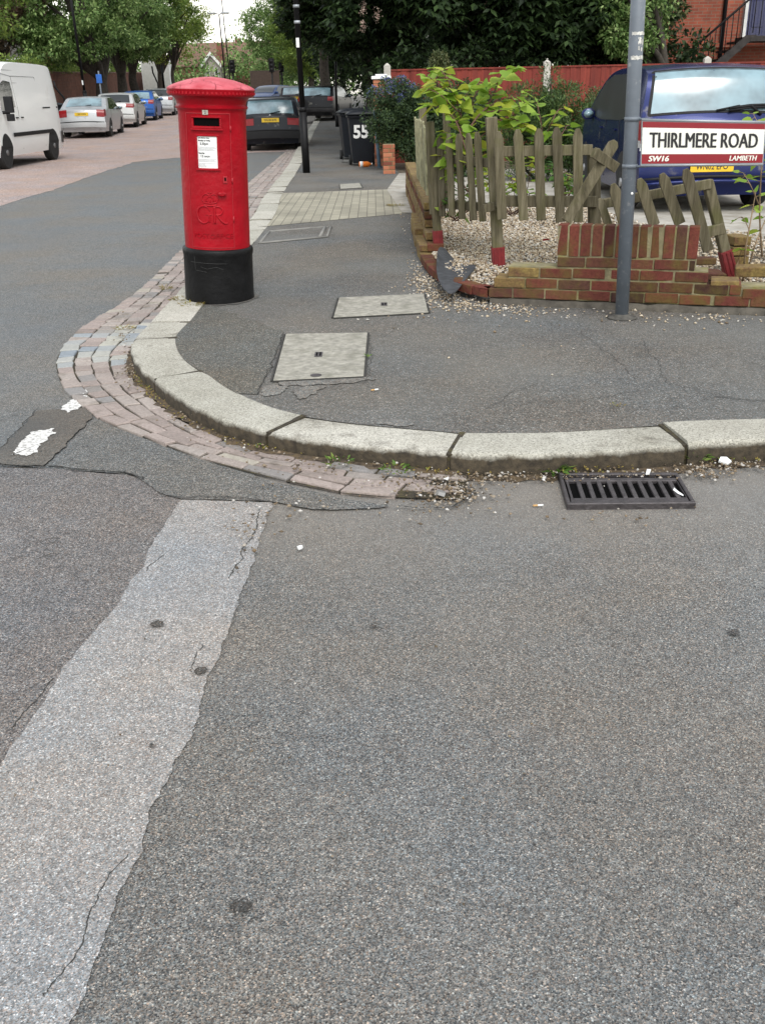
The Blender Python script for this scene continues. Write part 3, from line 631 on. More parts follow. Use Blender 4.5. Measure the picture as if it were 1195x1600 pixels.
stroke([(rx - .02, rz_ + .062), (rx + .018, rz_ + .058), (rx + .034, rz_ + .034), (rx + .018, rz_ + .008), (rx - .02, rz_ + .003)], (.004, .007)); stroke([(rx - .004, rz_ + .002), (rx + .022, rz_ - .034), (rx + .05, rz_ - .054), (rx + .07, rz_ - .05)], (.005, .008))
cz = .70; cx0 = .002
stroke([(cx0 - .045, cz), (cx0, cz - .006), (cx0 + .045, cz)], .006); stroke([(cx0 - .047, cz + .017), (cx0, cz + .011), (cx0 + .047, cz + .017)], .005)
for sgn in (-1, 1):
    stroke([(cx0 + sgn * .044, cz + .018), (cx0 + sgn * .058, cz + .045), (cx0 + sgn * .036, cz + .072), (cx0 + sgn * .008, cz + .066), (cx0, cz + .052)], .0045)
    stroke([(cx0 + sgn * .018, cz + .02), (cx0 + sgn * .024, cz + .042), (cx0 + sgn * .006, cz + .056)], .0035); stroke([(cx0 + sgn * .032, cz + .022), (cx0 + sgn * .03, cz + .035)], .006)
stroke([(cx0, cz + .018), (cx0, cz + .034)], .006); stroke([(cx0, cz + .066), (cx0, cz + .094)], .005); stroke([(cx0 - .013, cz + .084), (cx0 + .013, cz + .084)], .005)
cy.build('royal_cipher', M['red'], PB)
for s_, x_ in (('POST', -.075), ('OFFICE', .075)):
    vs, fs = text_mesh(s_, .046, 1.0, .005, spacing=1.15); mb = MB(); mb.add(wrap([v + Vector((x_, 0, 0)) for v in vs], RB + .001, .487), fs); mb.build('lettering', M['red'], PB)

# ================================================================== STREET NAME SIGN
M['grey_pole'] = plain('grey_painted_steel', (.125, .145, .17), .5, var=.12, vscale=7, bmp=.15, bscale=40, dirt=((.3, .3, .3), .12, 22))
M['sign_white'] = plain('sign_white', (.78, .77, .70), .35, var=.03)
M['sign_red'] = plain('sign_red', (.23, .006, .014), .4, var=.05)
M['sign_black'] = plain('sign_black', (.012, .012, .014), .4)
M['galv'] = plain('grey_sign_edge', (.30, .32, .34), .45, .4, var=.2)
M['sticker'] = plain('torn_sticker', (.55, .54, .5), .8, var=.4, vscale=60)
pb = G(971, 497, .1); SG = empty('street_name_sign', pb, 'THIRLMERE ROAD street name sign in white and red on a leaning grey pole', 'street sign')
ptop = P(1004, -140, 6.35) - pb; pdir = ptop.normalized()
mb = MB(); mb.tube([Vector((0, 0, -.1)) , pdir * 3.0], .043, 24); pole = mb.build('pole', M['grey_pole'], SG)
mb = MB(); mb.lathe([(.045, 2.98), (.05, 2.99), (.048, 3.02), (.02, 3.04)], 20); mb.v = [tuple(Vector(v) + pdir * 3.0 - Vector((0, 0, 3.0))) for v in mb.v]; mb.build('pole_cap', M['ink'], pole)
mb = MB(); mb.lathe([(.10, .004), (.08, .008), (.055, .014), (.044, .03)], 24); mb.build('cement_collar', plain('worn_collar', (.07, .066, .058), .95, var=.4, vscale=30), SG)
def along(z): return pdir * (z / pdir.z)
mb = MB()
for z, hh, sc in ((along(1.56), .012, 1), (along(1.69), .010, 1)):
    a = z - pdir * hh; n = 14; rows = [[Vector((math.sin(q) * .0436, -math.cos(q) * .0436, 0)) + z + pdir * (k * hh * random.uniform(.6, 1.2)) for k in (-1, 1)] for q in [(-.9 + 2.3 * i / n) for i in range(n + 1)]]
    mb.grid(rows, 0, True); mb.build('torn_sticker', M['sticker'], pole); mb = MB()
for i in range(14):
    q = random.uniform(.0, .8); zc = along(random.uniform(1.60, 1.665)); d = random.uniform(.004, .011)
    mb.grid([[Vector((math.sin(qq) * .0437, -math.cos(qq) * .0437, 0)) + zc + Vector((0, 0, k * d)) for k in (-1, 1)] for qq in (q, q + d * 20)], 0, True)
mb.build('torn_sticker', M['sticker'], pole)
tlp, trp, blp, brp = [P(a, b, Y) - pb for a, b, Y in ((1001.5, 186, 6.30), (1195.5, 190, 6.24), (999.5, 260, 6.30), (1190.5, 258, 6.24))]
ex = (trp - tlp).normalized(); up = (tlp - blp).normalized(); nrm = ex.cross(up).normalized()
if nrm.y > 0: nrm = -nrm
def sp(u, v, d=0.0): return tlp.lerp(trp, u).lerp(blp.lerp(brp, u), v) + nrm * d
mb = MB(); mb.hexa([sp(0, 1, 0), sp(1, 1, 0), sp(1, 0, 0), sp(0, 0, 0)], [sp(0, 1, .012), sp(1, 1, .012), sp(1, 0, .012), sp(0, 0, .012)])
for v in (.02, .98): mb.tube([sp(0, v, .006), sp(1, v, .006)], .009, 8)
panel = mb.build('sign_panel', M['galv'], SG)
for nm, v0, v1, mm in (('red_band', .05, .175, 'sign_red'), ('white_band', .175, .735, 'sign_white'), ('red_band', .735, .94, 'sign_red')):
    mb = MB(); mb.add([sp(.008, v0, .0145), sp(.992, v0, .0145), sp(.992, v1, .0145), sp(.008, v1, .0145)], [(0, 1, 2, 3)]); mb.build(nm, M[mm], panel)
Wp = (trp - tlp).length; Hp = (tlp - blp).length
def sign_text(s, size, u, v, sx, mm, bold=0, shear=0, align='CENTER', off=.0165, dx=0, dy=0):
    vs, fs = text_mesh(s, size, sx, .0004, shear, 0, align); mb = MB()
    for k, o2 in enumerate((-bold, 0, bold) if bold else (0,)):      # pen width
        mb.add([sp(u + (p.x + dx + o2) / Wp, v - (p.y + dy + o2 * .25) / Hp, off + p.z + k * .0004) for p in vs], fs)
    return mb.build('lettering', M[mm], panel)
sign_text('THIRLMERE ROAD', .126, .506, .452, .63, 'sign_black', bold=.0028)
sign_text('SW16', .047, .06, .838, 1.05, 'sign_white', bold=.0022, shear=.2, align='LEFT')
sign_text('LAMBETH', .044, .94, .836, .86, 'sign_white', bold=.0012, shear=.2, align='RIGHT')
for v in (.0, 1.0):
    zc = sp(0, v).z; cpt = along(zc); mb = MB(); mb.lathe([(.0445, -.012), (.0475, -.012), (.0475, .012), (.0445, .012)], 24); mb.v = [tuple(Vector(q) + cpt) for q in mb.v]
    mb.tube([cpt + Vector((.03, -.03, 0)), sp(.05, v, .004)], .008, 6); mb.build('strap', M['grey_pole'], SG)
mb = MB(); mb.lathe([(.001, -.002), (.008, -.002), (.008, .002), (.001, .002)], 12, axis='y', c=along(.79) + Vector((.012, -.0435, 0))); mb.build('bolt', M['enamel'], pole)

# ================================================================== COVERS AND GRATE
M['slab'] = plain('weathered_concrete_cover', (.285, .272, .232), .95, var=.3, vscale=26, bmp=.35, bscale=150, dirt=((.17, .165, .13), .45, 8))
M['iron'] = plain('worn_cast_iron', (.062, .055, .057), .5, .35, var=.35, vscale=30, bmp=.4, bscale=60)
def cover(name, q, label, cat, key, z=.1, m='slab', th=.012, edge=True):
    c4 = [G(a, b, z) for a, b in q]; cen = sum(c4, Vector()) / 4; e = empty(name, cen, label, cat)
    mb = MB(); lo = [p - cen + Vector((0, 0, -.05)) for p in c4]; hi = [p - cen + Vector((0, 0, th)) for p in c4]; mb.hexa(lo, hi); o = mb.build('slab', M[m], e, bevel=.004)
    if edge:
        fm = MB()
        for i in range(4):
            a, b2 = c4[i] - cen, c4[(i + 1) % 4] - cen; d = (b2 - a).normalized(); n = Vector((d.y, -d.x, 0)); n = n if n.dot((a + b2) / 2) > 0 else -n
            fm.hexa([a + n * .003 + Vector((0, 0, -.03)), b2 + n * .003 + Vector((0, 0, -.03)), b2 + n * .014 + Vector((0, 0, -.03)), a + n * .014 + Vector((0, 0, -.03))], [a + n * .003 + Vector((0, 0, th * .75)), b2 + n * .003 + Vector((0, 0, th * .75)), b2 + n * .014 + Vector((0, 0, th * .75)), a + n * .014 + Vector((0, 0, th * .75))])
        fm.build('rim', M['crack'], e)
    if key:
        k = G(*key, z) - cen; mb = MB(); mb.box((k.x, k.y, th), (.045, .11, .004)); kp = mb.build('key_plate', M['iron'], e); mb = MB()
        for dx in (-.010, .010): mb.box((k.x + dx, k.y, th + .0035), (.007, .07, .002))
        mb.build('keyhole', M['dark_hole'], kp)
    return e
c1 = cover('chamber_cover', [(427,597),(568,590),(574,522),(447,524)], 'square pale concrete cover in the pavement nearest the kerb', 'access cover', (498, 557))
mb = MB(); cc = G(494, 590, .1) - c1.location; mb.lathe([(.026, .0135), (.03, .0135), (.03, .0150), (.026, .0150)], 20, c=(cc.x, cc.y, 0)); mb.build('lifting_ring', M['iron'], c1)
cover('chamber_cover', [(521,498),(669,490),(662,461),(530,467)], 'wide low concrete cover between pillar box and brick wall', 'access cover', (600, 478))
bt = cover('chamber_cover', [(406,381),(511,371),(517,355),(421,363)], 'grey flush metal framed cover before the block paved crossing', 'access cover', None, m='pave', th=.006)
mb = MB(); q = [G(a, b, .1) - bt.location for a, b in ((406,381),(511,371),(517,355),(421,363))]
for i in range(4): mb.tube([q[i] + Vector((0, 0, .006)), q[(i + 1) % 4] + Vector((0, 0, .006))], .014, 6)
mb.tube([G(500, 371, .1) - bt.location + Vector((0, 0, .006)), G(508, 356, .1) - bt.location + Vector((0, 0, .006))], .02, 6); mb.build('frame', plain('pale_frame', (.2, .195, .18), .8, var=.2), bt)
cover('paving_slab', [(532,296),(566,294),(562,287),(531,289)], 'small pale paving slab beyond the block paved crossing', 'paving slab', None)
cover('paving_slab', [(535,254),(552,253),(551,247),(537,248)], 'small dull slab in the pavement beside the wheelie bins', 'paving slab', None, m='pave')
# gully grate
g4 = [Vector((*G(a, b, 0).xy, 0)) for a, b in ((885,797),(1086,795),(1057,747),(871,747))]; gc = sum(g4, Vector()) / 4
GR = empty('gully_grate', gc, 'cast iron gully grate with long slots in the gutter beside the kerb', 'drain grate')
def gp(u, v, z): return (g4[0].lerp(g4[1], u)).lerp(g4[3].lerp(g4[2], u), v) - gc + Vector((0, 0, z))
mb = MB()
for u0, u1, v0, v1 in ((0, 1, 0, .06), (0, 1, .94, 1), (0, .03, .06, .94), (.97, 1, .06, .94)): mb.hexa([gp(u0, v0, -.06), gp(u1, v0, -.06), gp(u1, v1, -.06), gp(u0, v1, -.06)], [gp(u0, v0, .0265), gp(u1, v0, .0265), gp(u1, v1, .0265), gp(u0, v1, .0265)])
mb.build('frame', M['iron'], GR, bevel=.003)
mb = MB()
def blk(u0, u1, v0, v1, z): mb.hexa([gp(u0, v0, -.03), gp(u1, v0, -.03), gp(u1, v1, -.03), gp(u0, v1, -.03)], [gp(u0, v0, z), gp(u1, v0, z), gp(u1, v1, z), gp(u0, v1, z)])
blk(.04, .96, .075, .20, .022); blk(.04, .96, .74, .84, .022)
for i in range(11):
    u = .045 + i * .0835; blk(u, u + (.036 if 0 < i < 11 else .02), .20, .74, .0215)
blk(.955, .962, .2, .74, .0215); mb.build('bars', M['iron'], GR, bevel=.003)
mb = MB(); mb.add([gp(0.01, 0.01, -.02) , gp(.99, .01, -.02), gp(.99, .99, -.02), gp(.01, .99, -.02)], [(0, 1, 2, 3)]); 
mb = MB(); mb.add([gp(.03, .06, .0215 - .0) - Vector((0, 0, .012)), gp(.97, .06, .0095), gp(.97, .94, .0095), gp(.03, .94, .0095)], [(0, 1, 2, 3)]); mb.build('well', M['dark_hole'], GR)
mb = MB(); mb.add([gp(.88, .42, .0238), gp(.9, .3, .0242), gp(.935, .22, .0238), gp(.94, .27, .0238), gp(.915, .38, .0244), gp(.9, .5, .0238)], [tuple(range(6))])
tag(mb.build('feather', M['enamel'], None, (0, 0, 0)), 'small white feather stuck to the gully grate', 'feather').location = gc
# surround of the grate so that its edges sit in the road
# ================================================================== GARDEN WALL
m, nt, b = new_mat('red_garden_brick'); c = coords(nt)
col = ramp(nt, N(nt, 'NewGeometry').outputs['Random Per Island'], [(0, (.042, .021, .018)), (.25, (.085, .029, .023)), (.5, (.125, .036, .027)), (.75, (.155, .045, .031)), (.9, (.078, .038, .029)), (1, (.19, .062, .038))])
col = mix(nt, 1.0, col, ramp(nt, noise(nt, c, 45, 5, .7), [(.25, (.65,) * 3), (.75, (1.3,) * 3)]), 'MULTIPLY')
col = mix(nt, ramp(nt, noise(nt, c, 5.5, 5, .65), [(.44, (0, 0, 0)), (.66, (.75, .75, .75))]), col, (.10, .082, .022))
nt.links.new(col, b.inputs['Base Color']); b.inputs['Roughness'].default_value = .92; b.inputs['Specular IOR Level'].default_value = .2; bump(nt, b, noise(nt, c, 70, 4, .7), .7, .008); M['brick'] = m
m, nt, b = new_mat('mossy_yellow_brick'); c = coords(nt)
col = ramp(nt, noise(nt, c, 11, 5, .65), [(.25, (.10, .04, .028)), (.45, (.15, .095, .035)), (.65, (.23, .165, .05)), (.85, (.12, .10, .035))])
col = mix(nt, 1.0, col, ramp(nt, noise(nt, c, 60, 4), [(.3, (.7,) * 3), (.7, (1.2,) * 3)]), 'MULTIPLY')
nt.links.new(col, b.inputs['Base Color']); b.inputs['Roughness'].default_value = .95; bump(nt, b, noise(nt, c, 70, 4), .7, .008); M['brick_moss'] = m
M['mortar'] = plain('mossy_mortar', (.2, .175, .10), .95, var=.35, vscale=14, bmp=.6, bscale=80, dirt=((.2, .18, .05), .5, 8))
M['footing'] = plain('dirty_concrete_footing', (.07, .062, .05), .95, var=.5, vscale=12, bmp=.8, bscale=40)
W0, W1 = Vector((.78, 6.88, 0)), Vector((3.7, 5.95, 0)); wdir = (W1 - W0).normalized(); win = Vector((-wdir.y, wdir.x, 0))   # win = into the garden
def wx(pxx, py=430):                                          # distance along the wall line seen at picture column pxx
    d = ray(pxx, py); dv = Vector((d.x, d.y)); A = W0.xy
    det = dv.x * -wdir.y + wdir.x * dv.y
    s = (dv.x * A.y - dv.y * A.x) / (dv.y * wdir.x - dv.x * wdir.y); return s
def wp(s, z=0.0, dep=0.0): return W0 + wdir * s + win * dep + Vector((0, 0, z))
GW = empty('garden_wall', wp(wx(978)).to_tuple()[:2] + (.1,), 'low broken red brick garden wall with an upright brick panel', 'wall'); GO = GW.location
def bricks(mb, s0, s1, z0, h, t, L=.215, gap=.010, off=0.0, dep=0.0, mi=0, jit=.0048, tilt=0.0):
    s = s0 - off
    while s < s1 - .02:
        a, e = max(s, s0), min(s + L, s1)
        if e - a > .03:
            q = random.gauss(0, jit); zz = random.gauss(0, jit * .5); y2 = random.gauss(0, jit)
            k = (a - s0) * tilt
            mb.hexa([wp(a, z0 + zz + k, dep + q), wp(e, z0 + zz + k, dep + y2), wp(e, z0 + zz + k, dep + t), wp(a, z0 + zz + k, dep + t)], [wp(a, z0 + h + zz + k, dep + q), wp(e, z0 + h + zz + k, dep + y2), wp(e, z0 + h + zz + k, dep + t), wp(a, z0 + h + zz + k, dep + t)], mi if not callable(mi) else mi(a))
        s += L + gap
CH, CG = .064, .011; Z0 = .150
mb = MB(); mm = MB()
s2, s3, sp0, sp1, sR3, sEnd = wx(772), wx(793), wx(867), wx(1087), wx(1106), wx(1196) + 1.0
bricks(mb, .01, sEnd, Z0, CH, .2, off=.05)
mo_ = lambda a: 1 if a < s2 + .16 else 0
bricks(mb, s2, wx(1160), Z0 + CH + CG, CH, .2, off=0, mi=mo_); bricks(mb, wx(1163), sEnd, Z0 + CH + CG - .02, CH, .2, off=.05, jit=.006)
bricks(mb, s3, sR3, Z0 + 2 * (CH + CG), CH, .2, off=.0, mi=lambda a: 1 if a < s3 + .15 else 0)
ps = wx(1170); bricks(mb, sR3 + .02, wx(1160), Z0 + 2 * (CH + CG) - .022, .03, .2, L=.18, mi=1, jit=.008)
low = mb.build('front_courses', [M['brick'], M['brick_moss']], GW, GO, bevel=.004)
mm.hexa([wp(.065, Z0, .008), wp(sEnd, Z0, .008), wp(sEnd, Z0, .19), wp(.065, Z0, .19)], [wp(.065, Z0 + CH + .004, .008), wp(sEnd, Z0 + CH + .004, .008), wp(sEnd, Z0 + CH + .004, .19), wp(.065, Z0 + CH + .004, .19)])
mm.hexa([wp(s2 + .004, Z0 + CH + .005, .008), wp(sEnd, Z0 + CH + .005, .008), wp(sEnd, Z0 + CH + .005, .19), wp(s2 + .004, Z0 + CH + .005, .19)], [wp(s2 + .004, Z0 + 2 * CH + .004, .008), wp(sEnd, Z0 + 2 * CH + .004, .008), wp(sEnd, Z0 + 2 * CH + .004, .19), wp(s2 + .004, Z0 + 2 * CH + .004, .19)])
mm.hexa([wp(s3 + .004, Z0 + 2 * CH + .005, .008), wp(sR3 - .003, Z0 + 2 * CH + .005, .008), wp(sR3 - .003, Z0 + 2 * CH + .005, .19), wp(s3 + .004, Z0 + 2 * CH + .005, .19)], [wp(s3 + .004, Z0 + 3 * CH + 2.6 * CG, .008), wp(sR3 - .003, Z0 + 3 * CH + 2.6 * CG, .008), wp(sR3 - .003, Z0 + 3 * CH + 2.6 * CG, .19), wp(s3 + .004, Z0 + 3 * CH + 2.6 * CG, .19)])
mm.build('mortar', M['mortar'], GW, GO)
mb = MB(); fp = [wp(s, 0, random.uniform(-.035, -.012)) for s in np.linspace(.02, sEnd, 40)]
mb.grid([[(*p.xy, .095), (*(p + win * .012).xy, .138 + random.uniform(-.006, .008)), (*(p + win * .12).xy, .148)] for p in fp]); mb.build('footing', M['footing'], GW, GO)
# upright panel: one stretcher course, then a course of bricks on end
zp = Z0 + 3 * (CH + CG); mb = MB()
bricks(mb, sp0 + .01, sp1 - .015, zp, CH, .11, off=.03, mi=lambda a: 0)
n = 12; stp = (sp1 - sp0) / n
for i in range(n):
    a = sp0 + i * stp + .005; bricks(mb, a, a + stp - .012, zp + CH + CG, .205 + random.uniform(-.003, .003), .11, L=.2, mi=0)
pn = mb.build('upright_panel', [M['brick'], M['brick_moss']], GW, GO, bevel=.004)
mb = MB(); mb.hexa([wp(sp0 + .014, zp - CG, .007), wp(sp1 - .018, zp - CG, .007), wp(sp1 - .006, zp - CG, .104), wp(sp0 + .006, zp - CG, .104)], [wp(sp0 + .002, zp + CH + CG + .2, .005), wp(sp1 - .006, zp + CH + CG + .2, .005), wp(sp1 - .006, zp + CH + CG + .2, .104), wp(sp0 + .002, zp + CH + CG + .2, .104)])
mb.build('mortar', M['mortar'], pn, GO)
# curved corner kerb of bricks, then the side wall along the pavement
cpath = [Vector((x, y, 0)) for x, y in ((.385, 11.0), (.375, 9.7), (.385, 8.9), (.415, 8.2), (.455, 7.85), (.51, 7.52), (.585, 7.24), (.68, 7.03))] + [wp(-.03), wp(.005)]
cpath = resample(catmull(cpath, 8), .02); cn = normals(cpath)
def pbricks(mb, a0, a1, z0, h, t, L, off=0.0, mi=0, dep=0.0, zf=None):
    i = a0; zb_ = z0
    while i < a1 - 2:
        j = min(i + int(L / .02), a1 - 1); q = random.gauss(0, .003); rows = []
        for k in range(i, j + 1):
            p, nn = cpath[k], -cn[k] if cn[k].x < 0 else cn[k]
            pass
        P_ = [cpath[k] for k in (i, (i + j) // 2, j)]; NN = [inl(k) for k in (i, (i + j) // 2, j)]
        k0 = len(mb.v); rr = []
        for p, nn in zip(P_, NN):
            a = p + nn * (dep + q); b2 = p + nn * (dep + t); rr.append([(*a.xy, z0), (*a.xy, z0 + h), (*b2.xy, z0 + h), (*b2.xy, z0), (*a.xy, z0)])
        mb.grid(rr, mi, False); mb.f += [(k0 + 3, k0 + 2, k0 + 1, k0), (k0 + 10, k0 + 11, k0 + 12, k0 + 13)]; mb.m += [mi, mi]; mb.sm += [False, False]
        i = j + 1
        if zf: z0 = zf(i)
def inl(k):
    n = cn[k]; c = Vector((1.4, 8.6, 0)) - cpath[k]; return n if n.dot(c) > 0 else -n
mb = MB(); NP = len(cpath); i8 = min(range(NP), key=lambda k: abs(cpath[k].y - 8.75)); i9 = min(range(NP), key=lambda k: abs(cpath[k].y - 9.6))
pbricks(mb, i8, NP, .112, .062, .12, .2, zf=lambda i: .112 + .036 * max(0, min(1, (i - i8) / (NP - i8) * 1.5 - .4)))
pbricks(mb, 0, i8, .105, .065, .10, .215, mi=1); pbricks(mb, 3, i8 - 6, .18, .05, .09, .215, mi=1); pbricks(mb, 0, i9, .232, .05, .085, .215, mi=1)
co_ = mb.build('corner_kerb', [M['brick'], M['brick_moss']], GW, GO, bevel=.004)
# side wall (taller, behind the plinth) with a ruined end
mb = MB(); mo2 = MB(); xs0, xs1 = .455, .60
def srow(y0, y1, z, mi=1, L=.215):
    y = y1
    while y > y0 + .03:
        a = max(y - L, y0); mb.box(((xs0 + xs1) / 2 + random.gauss(0, .003), (a + y) / 2, z + CH / 2), (xs1 - xs0, y - a - .010, CH), None, mi); y -= L
for k, (ye, mi) in enumerate(((8.62, 1), (8.85, 0), (9.05, 1), (9.35, 1), (9.35, 0), (9.42, 1))):
    srow(ye, 15.2, .105 + k * (CH + CG), mi)
sw = mb.build('side_wall', [M['brick'], M['brick_moss']], GW, GO, bevel=.004)
mo2.box(((xs0 + xs1) / 2, (9.46 + 15.1) / 2, .32), (xs1 - xs0 - .014, 5.6, .43)); mo2.build('mortar', M['mortar'], sw, GO)
def lone(name, label, cen, dims, rot, mi='brick', group=None):
    o = empty(name, cen, label, 'brick', group, rot)
    mb = MB(); mb.box((0, 0, dims[2] / 2), dims); mb.build('clay_block', M[mi], o, bevel=.006); return o
bs = P(1150, 397, 7.6)
ST = empty('brick_stub', (bs.x, bs.y, .15), 'short mossy brick stub behind the fallen fence post', 'brick stub'); mb = MB()
for k in range(4): mb.box((random.gauss(0, .004), 0, .035 + k * .074), (.13, .2, .064), (0, 0, random.gauss(0, .03)))
mb.build('bricks', M['brick_moss'], ST, bevel=.004)
q = P(1090, 411, 6.75); lone('loose_brick', 'loose red brick lying flat at the right end of the brick panel', (q.x + .01, q.y, .37), (.2, .1, .045), (0, .03, .15))
q = P(1113, 394, 7.1); lone('loose_brick', 'tilted dark red brick in the gravel beside the fallen fence post', (q.x, q.y, .2), (.2, .1, .065), (.3, .15, .5))
q = P(1175, 405, 7.0); lone('loose_brick', 'yellow lichen covered brick at the far right of the bed', (q.x, q.y, .24), (.215, .11, .07), (.1, -.05, -.3), 'brick_moss')

# ================================================================== PICKET FENCE
m, nt, b = new_mat('weathered_wood'); c = coords(nt, (34, 34, 2.6)); c0 = coords(nt)
col = ramp(nt, noise(nt, c, 1.0, 5, .7), [(.25, (.038, .034, .022)), (.5, (.118, .105, .070)), (.75, (.21, .192, .138))])
col = mix(nt, ramp(nt, noise(nt, c0, 4.5, 4, .6), [(.5, (0, 0, 0)), (.7, (.55, .55, .55))]), col, (.085, .088, .03))
col = mix(nt, 1.0, col, ramp(nt, N(nt, 'ObjectInfo').outputs['Random'], [(0, (.72, .7, .68)), (1, (1.22, 1.2, 1.14))]), 'MULTIPLY')
nt.links.new(col, b.inputs['Base Color']); b.inputs['Roughness'].default_value = .95; b.inputs['Specular IOR Level'].default_value = .15; bump(nt, b, noise(nt, c, 1.6, 4, .7), .7, .006); M['wood'] = m
M['wood_pale'] = plain('pale_mossy_wood', (.235, .225, .135), .95, var=.35, vscale=14, bmp=.6, bscale=60, objvar=.2)
M['socket_red'] = plain('red_post_socket', (.17, .012, .014), .7, var=.3, vscale=14, bmp=.3, bscale=40)
def board(p0, p1, wd, th, face=(0, -1, 0), point=0.0, skew=0.0):
    p0, p1 = Vector(p0), Vector(p1); ax = (p1 - p0); L = ax.length; ax.normalize(); f = Vector(face); sd = ax.cross(f).normalized(); nn = sd.cross(ax).normalized()
    if nn.dot(f) < 0: nn = -nn
    h = wd / 2; pr = [(-h, 0), (h, skew), (h, L - point), (h * .42, L), (-h * .42, L), (-h, L - point)] if point else [(-h, 0), (h, skew), (h, L), (-h, L)]
    return MB().prism([p0 + sd * a + ax * t + nn * th / 2 for a, t in pr], -nn * th)
def picket(F, p0, p1, wd=.068, th=.018, face=(0, -1, 0), point=.055, mat='wood'):
    return board(p0, p1, wd, th, face, point).build('picket', M[mat], F, F.location, bevel=.003)
def rail(F, p0, p1, wd=.075, th=.035, face=(0, -1, 0)): return board(p0, p1, wd, th, face).build('rail', M['wood'], F, F.location, bevel=.004)
def post(F, p0, p1, wd=.085, th=.085, socket=None, face=(0, -1, 0), flare=0.0):
    o = board(p0, p1, wd, th, face).build('post', M['wood'], F, F.location, bevel=.005)
    if socket:
        a = Vector(p0); d = (Vector(p1) - a).normalized(); sk = board(a - d * .05, a + d * socket, wd + .014, th + .014, face)
        for i in (-1, 0, 1):
            sd = d.cross(Vector(face)).normalized(); n2 = Vector(face).normalized()
            sk.box(a + d * (socket * .5) + sd * i * .03 + n2 * ((th + .014) / 2 + .003), (.01, .01, socket * .9), d.to_track_quat('Z', 'Y').to_matrix())
        sk.build('post_socket', M['socket_red'], o, F.location)
    return o
# A: side panel along the pavement, seen edge-on
FA = empty('picket_fence', (.52, 10.2, .5), 'side run of mossy pickets along the pavement above the brick side wall', 'picket fence')
for y in (9.55, 9.85, 10.15, 10.45, 10.75, 11.1, 11.45, 11.8):
    picket(FA, (.485 + random.gauss(0, .006), y, .60), (.475 + random.gauss(0, .01), y, 1.235 + random.gauss(0, .012)), face=(-1, 0, 0), wd=.09, point=0.01, mat='wood_pale')
rail(FA, (.515, 9.4, .75), (.515, 11.95, .74), face=(-1, 0, 0)); rail(FA, (.515, 9.4, 1.12), (.515, 11.95, 1.11), face=(-1, 0, 0))
post(FA, (.56, 11.9, .12), (.56, 11.9, 1.34)); 
# B: angled corner panel between two red-footed posts
FB = empty('picket_fence', (.8, 8.6, .13), 'corner run of thin grey pickets between two red footed posts', 'picket fence')
pA0, pA1, pB0, pB1 = P(685, 388, 8.95), P(671, 190, 8.95), P(779, 424, 8.1), P(767, 183, 8.1)
post(FB, pA0, pA1, .075, .08, .16); post(FB, pB0, pB1, .088, .088, .20)
post(FB, P(700, 310, 9.9), P(697, 176, 9.9), .07, .07)
post(FB, P(662, 290, 12.3), P(659, 184, 12.3), .07, .07)
fB = (-.55, -.85, 0)
for x0, y0, x1, y1, Y in ((676,335,670,209,9.0),(691,338,687,210,8.9),(706,337,701,209,8.72),(722,342,716,209,8.6),(740,344,731,208,8.45),(754,346,745,206,8.3)):
    picket(FB, P(x0, y0, Y - .06), P(x1, y1, Y - .06), .062, .018, fB)
rail(FB, P(678, 246, 9.0), P(768, 255, 8.15), .07, .03, fB); rail(FB, P(680, 318, 9.0), P(775, 325, 8.15), .07, .03, fB)
# C: front panel
FC = empty('picket_fence', (1.5, 7.95, .3), 'front run of pointed pickets on two rails above the gravel bed', 'picket fence')
for x0, y0, x1, y1 in ((784,343,778,205),(818,344,808,202),(845,344,841,201),(875,347,869,199),(903,347,902,201)):
    picket(FC, P(x0, y0, 7.93), P(x1, y1, 7.93), .074, .02)
rail(FC, P(771, 237, 8.0), P(925, 234, 7.95), .078, .035); rail(FC, P(774, 314, 8.0), P(932, 315, 7.95), .085, .04)
post(FC, P(928, 352, 8.0), P(927, 232, 8.0), .09, .085)
mb = board(P(765, 330, 8.02), P(763, 318, 8.02), .09, .05); mb.build('rail_stub', M['wood'], FC, FC.location)
# broken board leaning on C
BB = empty('broken_fence_board', P(884, 346, 7.6), 'loose fence board leaning diagonally with a short stub of rail nailed on', 'fence board')
o = picket(BB, P(884, 346, 7.6), P(961, 220, 7.72), .085, .022, point=.03)
mb = board(P(927, 238, 7.62), P(962, 262, 7.75), .075, .04); mb.build('rail_stub', M['wood'], BB, BB.location, bevel=.003)
mb = board(P(943, 257, 7.70), P(951, 244, 7.70), .05, .03); mb.build('rail_stub', M['wood'], BB, BB.location, bevel=.003)
# D: collapsed panel
FD = empty('picket_fence', P(1040, 350, 7.3), 'collapsed run of pickets sagging behind the brick panel beside its tilted post', 'picket fence')
for x0, y0, x1, y1, Y in ((975,352,957,287,7.35),(1022,352,998,279,7.3),(1062,350,1033,271,7.25),(1106,392,1070,264,7.12)):
    picket(FD, P(x0, y0, Y), P(x1, y1, Y), .078, .02)
picket(FD, P(950, 352, 7.45), P(936, 310, 7.45), .06, .02)
rail(FD, P(938, 319, 7.5), P(1110, 287, 7.28), .068, .035); rail(FD, P(1100, 363, 7.22), P(1131, 357, 7.2), .075, .035)
post(FD, P(1141, 430, 7.28), P(1104, 282, 7.32), .07, .075, .19)
